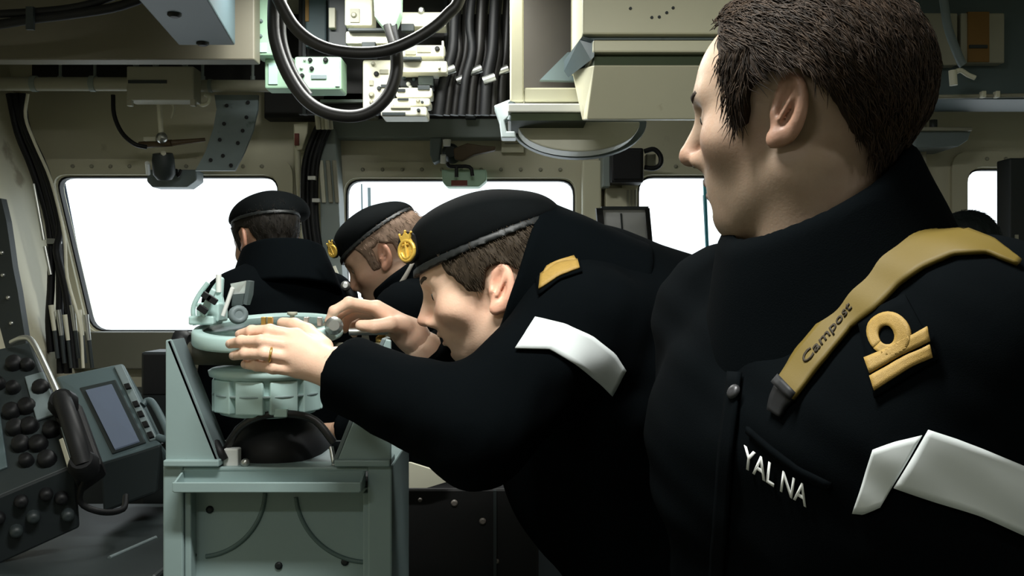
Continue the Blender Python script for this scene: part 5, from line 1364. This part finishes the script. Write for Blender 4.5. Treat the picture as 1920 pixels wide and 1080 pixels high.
# ---- the bending officer taking the bearing
Rb = rotm((-0.998, 0.06), roll=0, pitch=10)
Sb = 1.11
cb = solve_c(941, 540, 1.375, (-0.083, -0.014, -0.010), Rb, Sb)
jb = dict(pelvis=tuple(P(1215, 1050, 1.66)), toes=(-0.98, 0.1, 0))
bx, by, bz = jb['pelvis']
for sd, yy in (('l', -0.09), ('r', 0.09)):
    jb['hip_' + sd] = (bx, by + yy, bz - 0.03); jb['knee_' + sd] = (bx - 0.06, by + yy * 1.2, 0.50); jb['ankle_' + sd] = (bx + 0.02, by + yy * 1.3, 0.10)
jb['neck'] = tuple(P(1090, 560, 1.50)); jb['chest'] = tuple(P(1170, 690, 1.54))
jb['shoulder_l'] = tuple(P(1098, 612, 1.37)); jb['elbow_l'] = tuple(P(890, 802, 1.28)); jb['wrist_l'] = tuple(P(634, 692, 1.365))
jb['shoulder_r'] = tuple(P(1070, 590, 1.70)); jb['elbow_r'] = tuple(P(925, 800, 1.70)); jb['wrist_r'] = tuple(P(795, 655, 1.62))
def Hd(pts): return [V3(P(*q)) for q in pts]
LH = fingers_fn(P(632, 694, 1.365), P(690, 728, 1.345), [
    Hd([(556, 630, 1.382), (506, 620, 1.374), (472, 621, 1.384), (449, 627, 1.398)]),
    Hd([(548, 649, 1.370), (490, 640, 1.360), (453, 640, 1.370), (431, 645, 1.386)]),
    Hd([(549, 671, 1.366), (496, 663, 1.357), (461, 663, 1.367), (438, 667, 1.384)]),
    Hd([(558, 694, 1.370), (512, 689, 1.364), (482, 685, 1.372), (460, 683, 1.384)])],
    Hd([(604, 652, 1.39), (576, 622, 1.415), (552, 610, 1.435), (530, 606, 1.45)]))
RH = fingers_fn(P(776, 632, 1.61), P(840, 720, 1.66), [
    Hd([(706, 576, 1.585), (654, 567, 1.565), (626, 583, 1.560), (616, 602, 1.562)]),
    Hd([(712, 582, 1.605), (662, 574, 1.595), (634, 590, 1.590), (628, 610, 1.590)]),
    Hd([(718, 592, 1.625), (672, 585, 1.620), (648, 600, 1.615), (646, 618, 1.610)]),
    Hd([(726, 604, 1.640), (684, 600, 1.638), (664, 612, 1.632), (664, 626, 1.626)])],
    Hd([(756, 612, 1.585), (732, 608, 1.560), (702, 612, 1.552), (676, 610, 1.553)]))
lo1, hi1 = bbox(Hd([(690, 728, 1.345), (431, 645, 1.386), (549, 671, 1.366), (530, 606, 1.45)]), 0.045)
lo2, hi2 = bbox(Hd([(840, 720, 1.66), (616, 602, 1.562), (706, 576, 1.585), (676, 610, 1.553)]), 0.05)
axis = Vector((-0.945, -0.03, 0.324)).normalized(); ring_c = P(958, 532, 1.49)
def extra_b(p, d):
    d = smin(d, ell(p, tuple(P(1130, 540, 1.55)), (0.11, 0.14, 0.095)), 0.05)
    d = smin(d, ell(p, tuple(P(1235, 610, 1.60)), (0.16, 0.16, 0.125)), 0.05)
    return smin(d, ell(p, tuple(P(1105, 815, 1.60)), (0.155, 0.15, 0.22)), 0.06)
HAIR_B = [(0.072, 0.050), (0.10, 0.09), (0.0, 0.16), (-0.13, 0.13), (-0.15, 0.0), (-0.125, -0.070), (-0.080, -0.070), (-0.052, -0.040), (-0.044, 0.006), (-0.020, 0.022), (0.004, 0.016), (0.010, -0.008), (0.026, -0.010), (0.044, 0.010), (0.060, 0.030), (0.066, 0.046)]
pB, jkB, jfB, hfB = make_person('officer in black beret with gold badge bending over the bearing compass', cb, Rb, jb, SKIN_B, Sb, hopt=dict(nose=0.95, open=0.004, recede=(0.27, 0.26)), hres=0.0028, jres=0.0075,
    hair_rgb=(62, 52, 40), hair_poly=HAIR_B, hair_th=0.0045, nstr=5000, str_len=0.011, str_rad=0.0004, stub=0.30, beret=dict(badge=True, badge_x=-0.034), hands=False, jseed=33, extra=extra_b,
    collar=(ring_c - axis * 0.17, ring_c, 0.118, 0.131, 0.011), neck=(0, -0.165, -0.120),
    body_hands=[(LH, lo1, hi1, 0.0024), (RH, lo2, hi2, 0.0026)], radii=dict(ua=0.078, el=0.071, wr=0.054, chest=0.15, hip=0.14))
decal('reflective_band', [(1006, 598), (1060, 609), (1110, 631), (1150, 661), (1172, 692)], [(966, 656), (1030, 657), (1080, 685), (1120, 715), (1147, 738)], 24, 8, jfB, 1.0, 1.7, 0.006, 0.003, M_REFLECT, jkB)
sl = decal('rank_slide', [(1006, 520), (1040, 488), (1082, 476)], [(1012, 556), (1050, 526), (1092, 512)], 10, 5, jfB, 1.0, 1.7, 0.005, 0.004, M_NAVY, jkB)
decal('gold_stripe', [(1018, 520), (1046, 500), (1084, 494)], [(1015, 547), (1050, 523), (1088, 509)], 12, 5, jfB, 1.0, 1.7, 0.008, 0.003, M_GOLD, sl)
decal('gold_curl', [(1030, 506), (1046, 490), (1062, 486), (1078, 488)], [(1022, 520), (1046, 502), (1062, 498), (1082, 496)], 10, 3, jfB, 1.0, 1.7, 0.0085, 0.003, M_GOLD, sl)
# wedding ring on the near hand
rc = V3(P(507, 665, 1.3575)); u = V3(P(496, 663, 1.357)) - V3(P(549, 671, 1.366)); u /= np.linalg.norm(u); ux, uy, _ = frame(Vector(u))
ringpts = [Vector(rc) + ux * 0.0098 * math.cos(a) + uy * 0.0098 * math.sin(a) for a in [k * math.pi / 12 for k in range(25)]]
MB().tube(ringpts, 0.0018, 8, 1).build('wedding_ring', M_BRASS, pB)

M_NAIL = mat('fingernail', (214, 180, 160), 0.3, var=0.05)
for a, b in (((470, 621, 1.384), (449, 627, 1.398)), ((452, 640, 1.370), (431, 645, 1.386)), ((460, 663, 1.367), (438, 667, 1.384)), ((481, 685, 1.372), (460, 683, 1.384))):
    a, b = P(*a), P(*b); zc_ = (b - a).normalized(); xx, yy, _ = frame(zc_, (0, 1, 0))
    Rm = Matrix((zc_, xx, zc_.cross(xx))).transposed()
    nd = Vector((0, -1, 0)); nd = (nd - zc_ * nd.dot(zc_)).normalized()
    Rm = Matrix((zc_, nd, zc_.cross(nd))).transposed()
    MB().ball(a.lerp(b, 0.86) + nd * 0.0056, (0.0058, 0.0018, 0.0046), 12, 8, Rm).build('fingernail', M_NAIL, pB)

# ---- watchkeepers at the windows
def simple(label, ear, d, face, pitch, roll, neckp, chestp, pelvis, skin, hair, beret, jseed, collar, body_face=None, sw=0.175, ear_side=-1, extra=None, badge=False, arms=None, hopt=None, tilt=0.0, scale=1.0, reach=0.22, drop=0.05):
    R_ = rotm(face, roll, pitch); c_ = solve_c(ear[0], ear[1], d, (0, 0, 0), R_) if ear_side == 0 else solve_c(ear[0], ear[1], d, (ear_side * 0.083, -0.014, -0.010), R_)
    j_ = stand(pelvis[0], pelvis[1], toes=body_face or face)
    j_.update(uppers(neckp, chestp, body_face or face, sw=sw, arms=arms, reach=reach, drop=drop))
    off = V3(neckp) - c_; loc = R_.T @ off; loc = loc / np.linalg.norm(loc) * 0.20
    return make_person(label, c_, R_, j_, skin, scale, hres=0.0045, jres=0.011, hair_rgb=hair, hair_th=0.005, nstr=1200, str_len=0.010, stub=0.45, beret=dict(badge=badge, tilt=tilt) if beret else None,
                       jseed=jseed, collar=collar, neck=(0, float(np.clip(loc[1], -0.15, 0.03)), float(np.clip(loc[2], -0.22, -0.12))), extra=extra, hopt=hopt)
n1 = P(534, 520, 2.58)
pC, jkC, jfC, _ = simple('watchkeeper in black beret seen from behind at the left window', (499, 448), 2.66, (-0.72, 0.69), 22, 0, n1, P(545, 640, 2.56), (P(552, 0, 2.56).x, 2.54), SKIN_C, (30, 26, 21), True, 41,
    (n1 - Vector((0, 0, 0.03)), n1 + Vector((-0.01, 0.03, 0.075)), 0.135, 0.098, 0.012), body_face=(-0.80, 0.60), ear_side=0, tilt=-0.45, reach=0.12, drop=0.075, sw=0.15)
# spectacles of the watchkeeper
n2 = P(792, 560, 2.49)
pD, jkD, jfD, _ = simple('watchkeeper in black beret looking down, in profile between the two left windows', (722, 480), 2.41, (-1.0, 0.10), 25, 0, n2, P(830, 690, 2.49), (P(850, 0, 2.49).x, 2.49), SKIN_C, (128, 106, 90), True, 51,
    (n2 + Vector((0.03, 0, -0.03)), n2 + Vector((-0.05, 0, 0.075)), 0.12, 0.092, 0.012), body_face=(-0.95, 0.15), badge=True, scale=1.06, sw=0.15, reach=0.12)
c2 = P(792, 500, 2.44)
decal('light_piping', [(772, 490), (755, 520), (735, 548)], [(778, 492), (762, 524), (742, 552)], 8, 3, collar_sdf(n2 + Vector((0.03, 0, -0.03)), n2 + Vector((-0.05, 0, 0.075)), 0.12, 0.092, 0.014), 2.2, 2.7, 0.003, 0.003, mat('grey_piping', (120, 116, 108), 0.7), jkD)
n3 = P(848, 552, 2.82)
pE, jkE, jfE, _ = simple('watchkeeper almost hidden behind the bending officer, only his beret showing', (832, 474), 2.84, (-0.55, 0.83), 10, 0, n3, P(842, 640, 2.83), (P(845, 0, 2.83).x, 2.83), SKIN_C, (44, 38, 30), True, 61,
    (n3 - Vector((0, 0, 0.03)), n3 + Vector((-0.01, 0.02, 0.06)), 0.12, 0.09, 0.012), ear_side=0, tilt=-0.35, reach=0.05)
n4 = P(1812, 556, 2.76)
pF, jkF, jfF, _ = simple('dark figure seen from behind at the far right window', (1806, 473), 2.78, (-0.2, 0.97), 8, 0, n4, P(1820, 640, 2.76), (P(1822, 0, 2.76).x, 2.76), SKIN_C, (20, 28, 27), False, 71,
    (n4 - Vector((0, 0, 0.03)), n4 + Vector((0, 0.02, 0.06)), 0.12, 0.09, 0.012), ear_side=0, tilt=-0.35, reach=0.05)
# microphone held at the mouth of the watchkeeper in profile
t = thing('hand_microphone', 'small silver microphone held below the chin of the watchkeeper in profile', 'microphone', P(655, 545, 2.42))
MB().lathe(P(648, 536, 2.42), (0.1, -1, 0.1), [(0.010, -0.01), (0.012, 0), (0.012, 0.008), (0.006, 0.012)], 14).build('head', M_STEEL, t)
MB().tube([P(650, 540, 2.43), P(660, 556, 2.43), P(668, 580, 2.44), P(690, 600, 2.45)], 0.010, 8).build('body', M_BLACK, t)
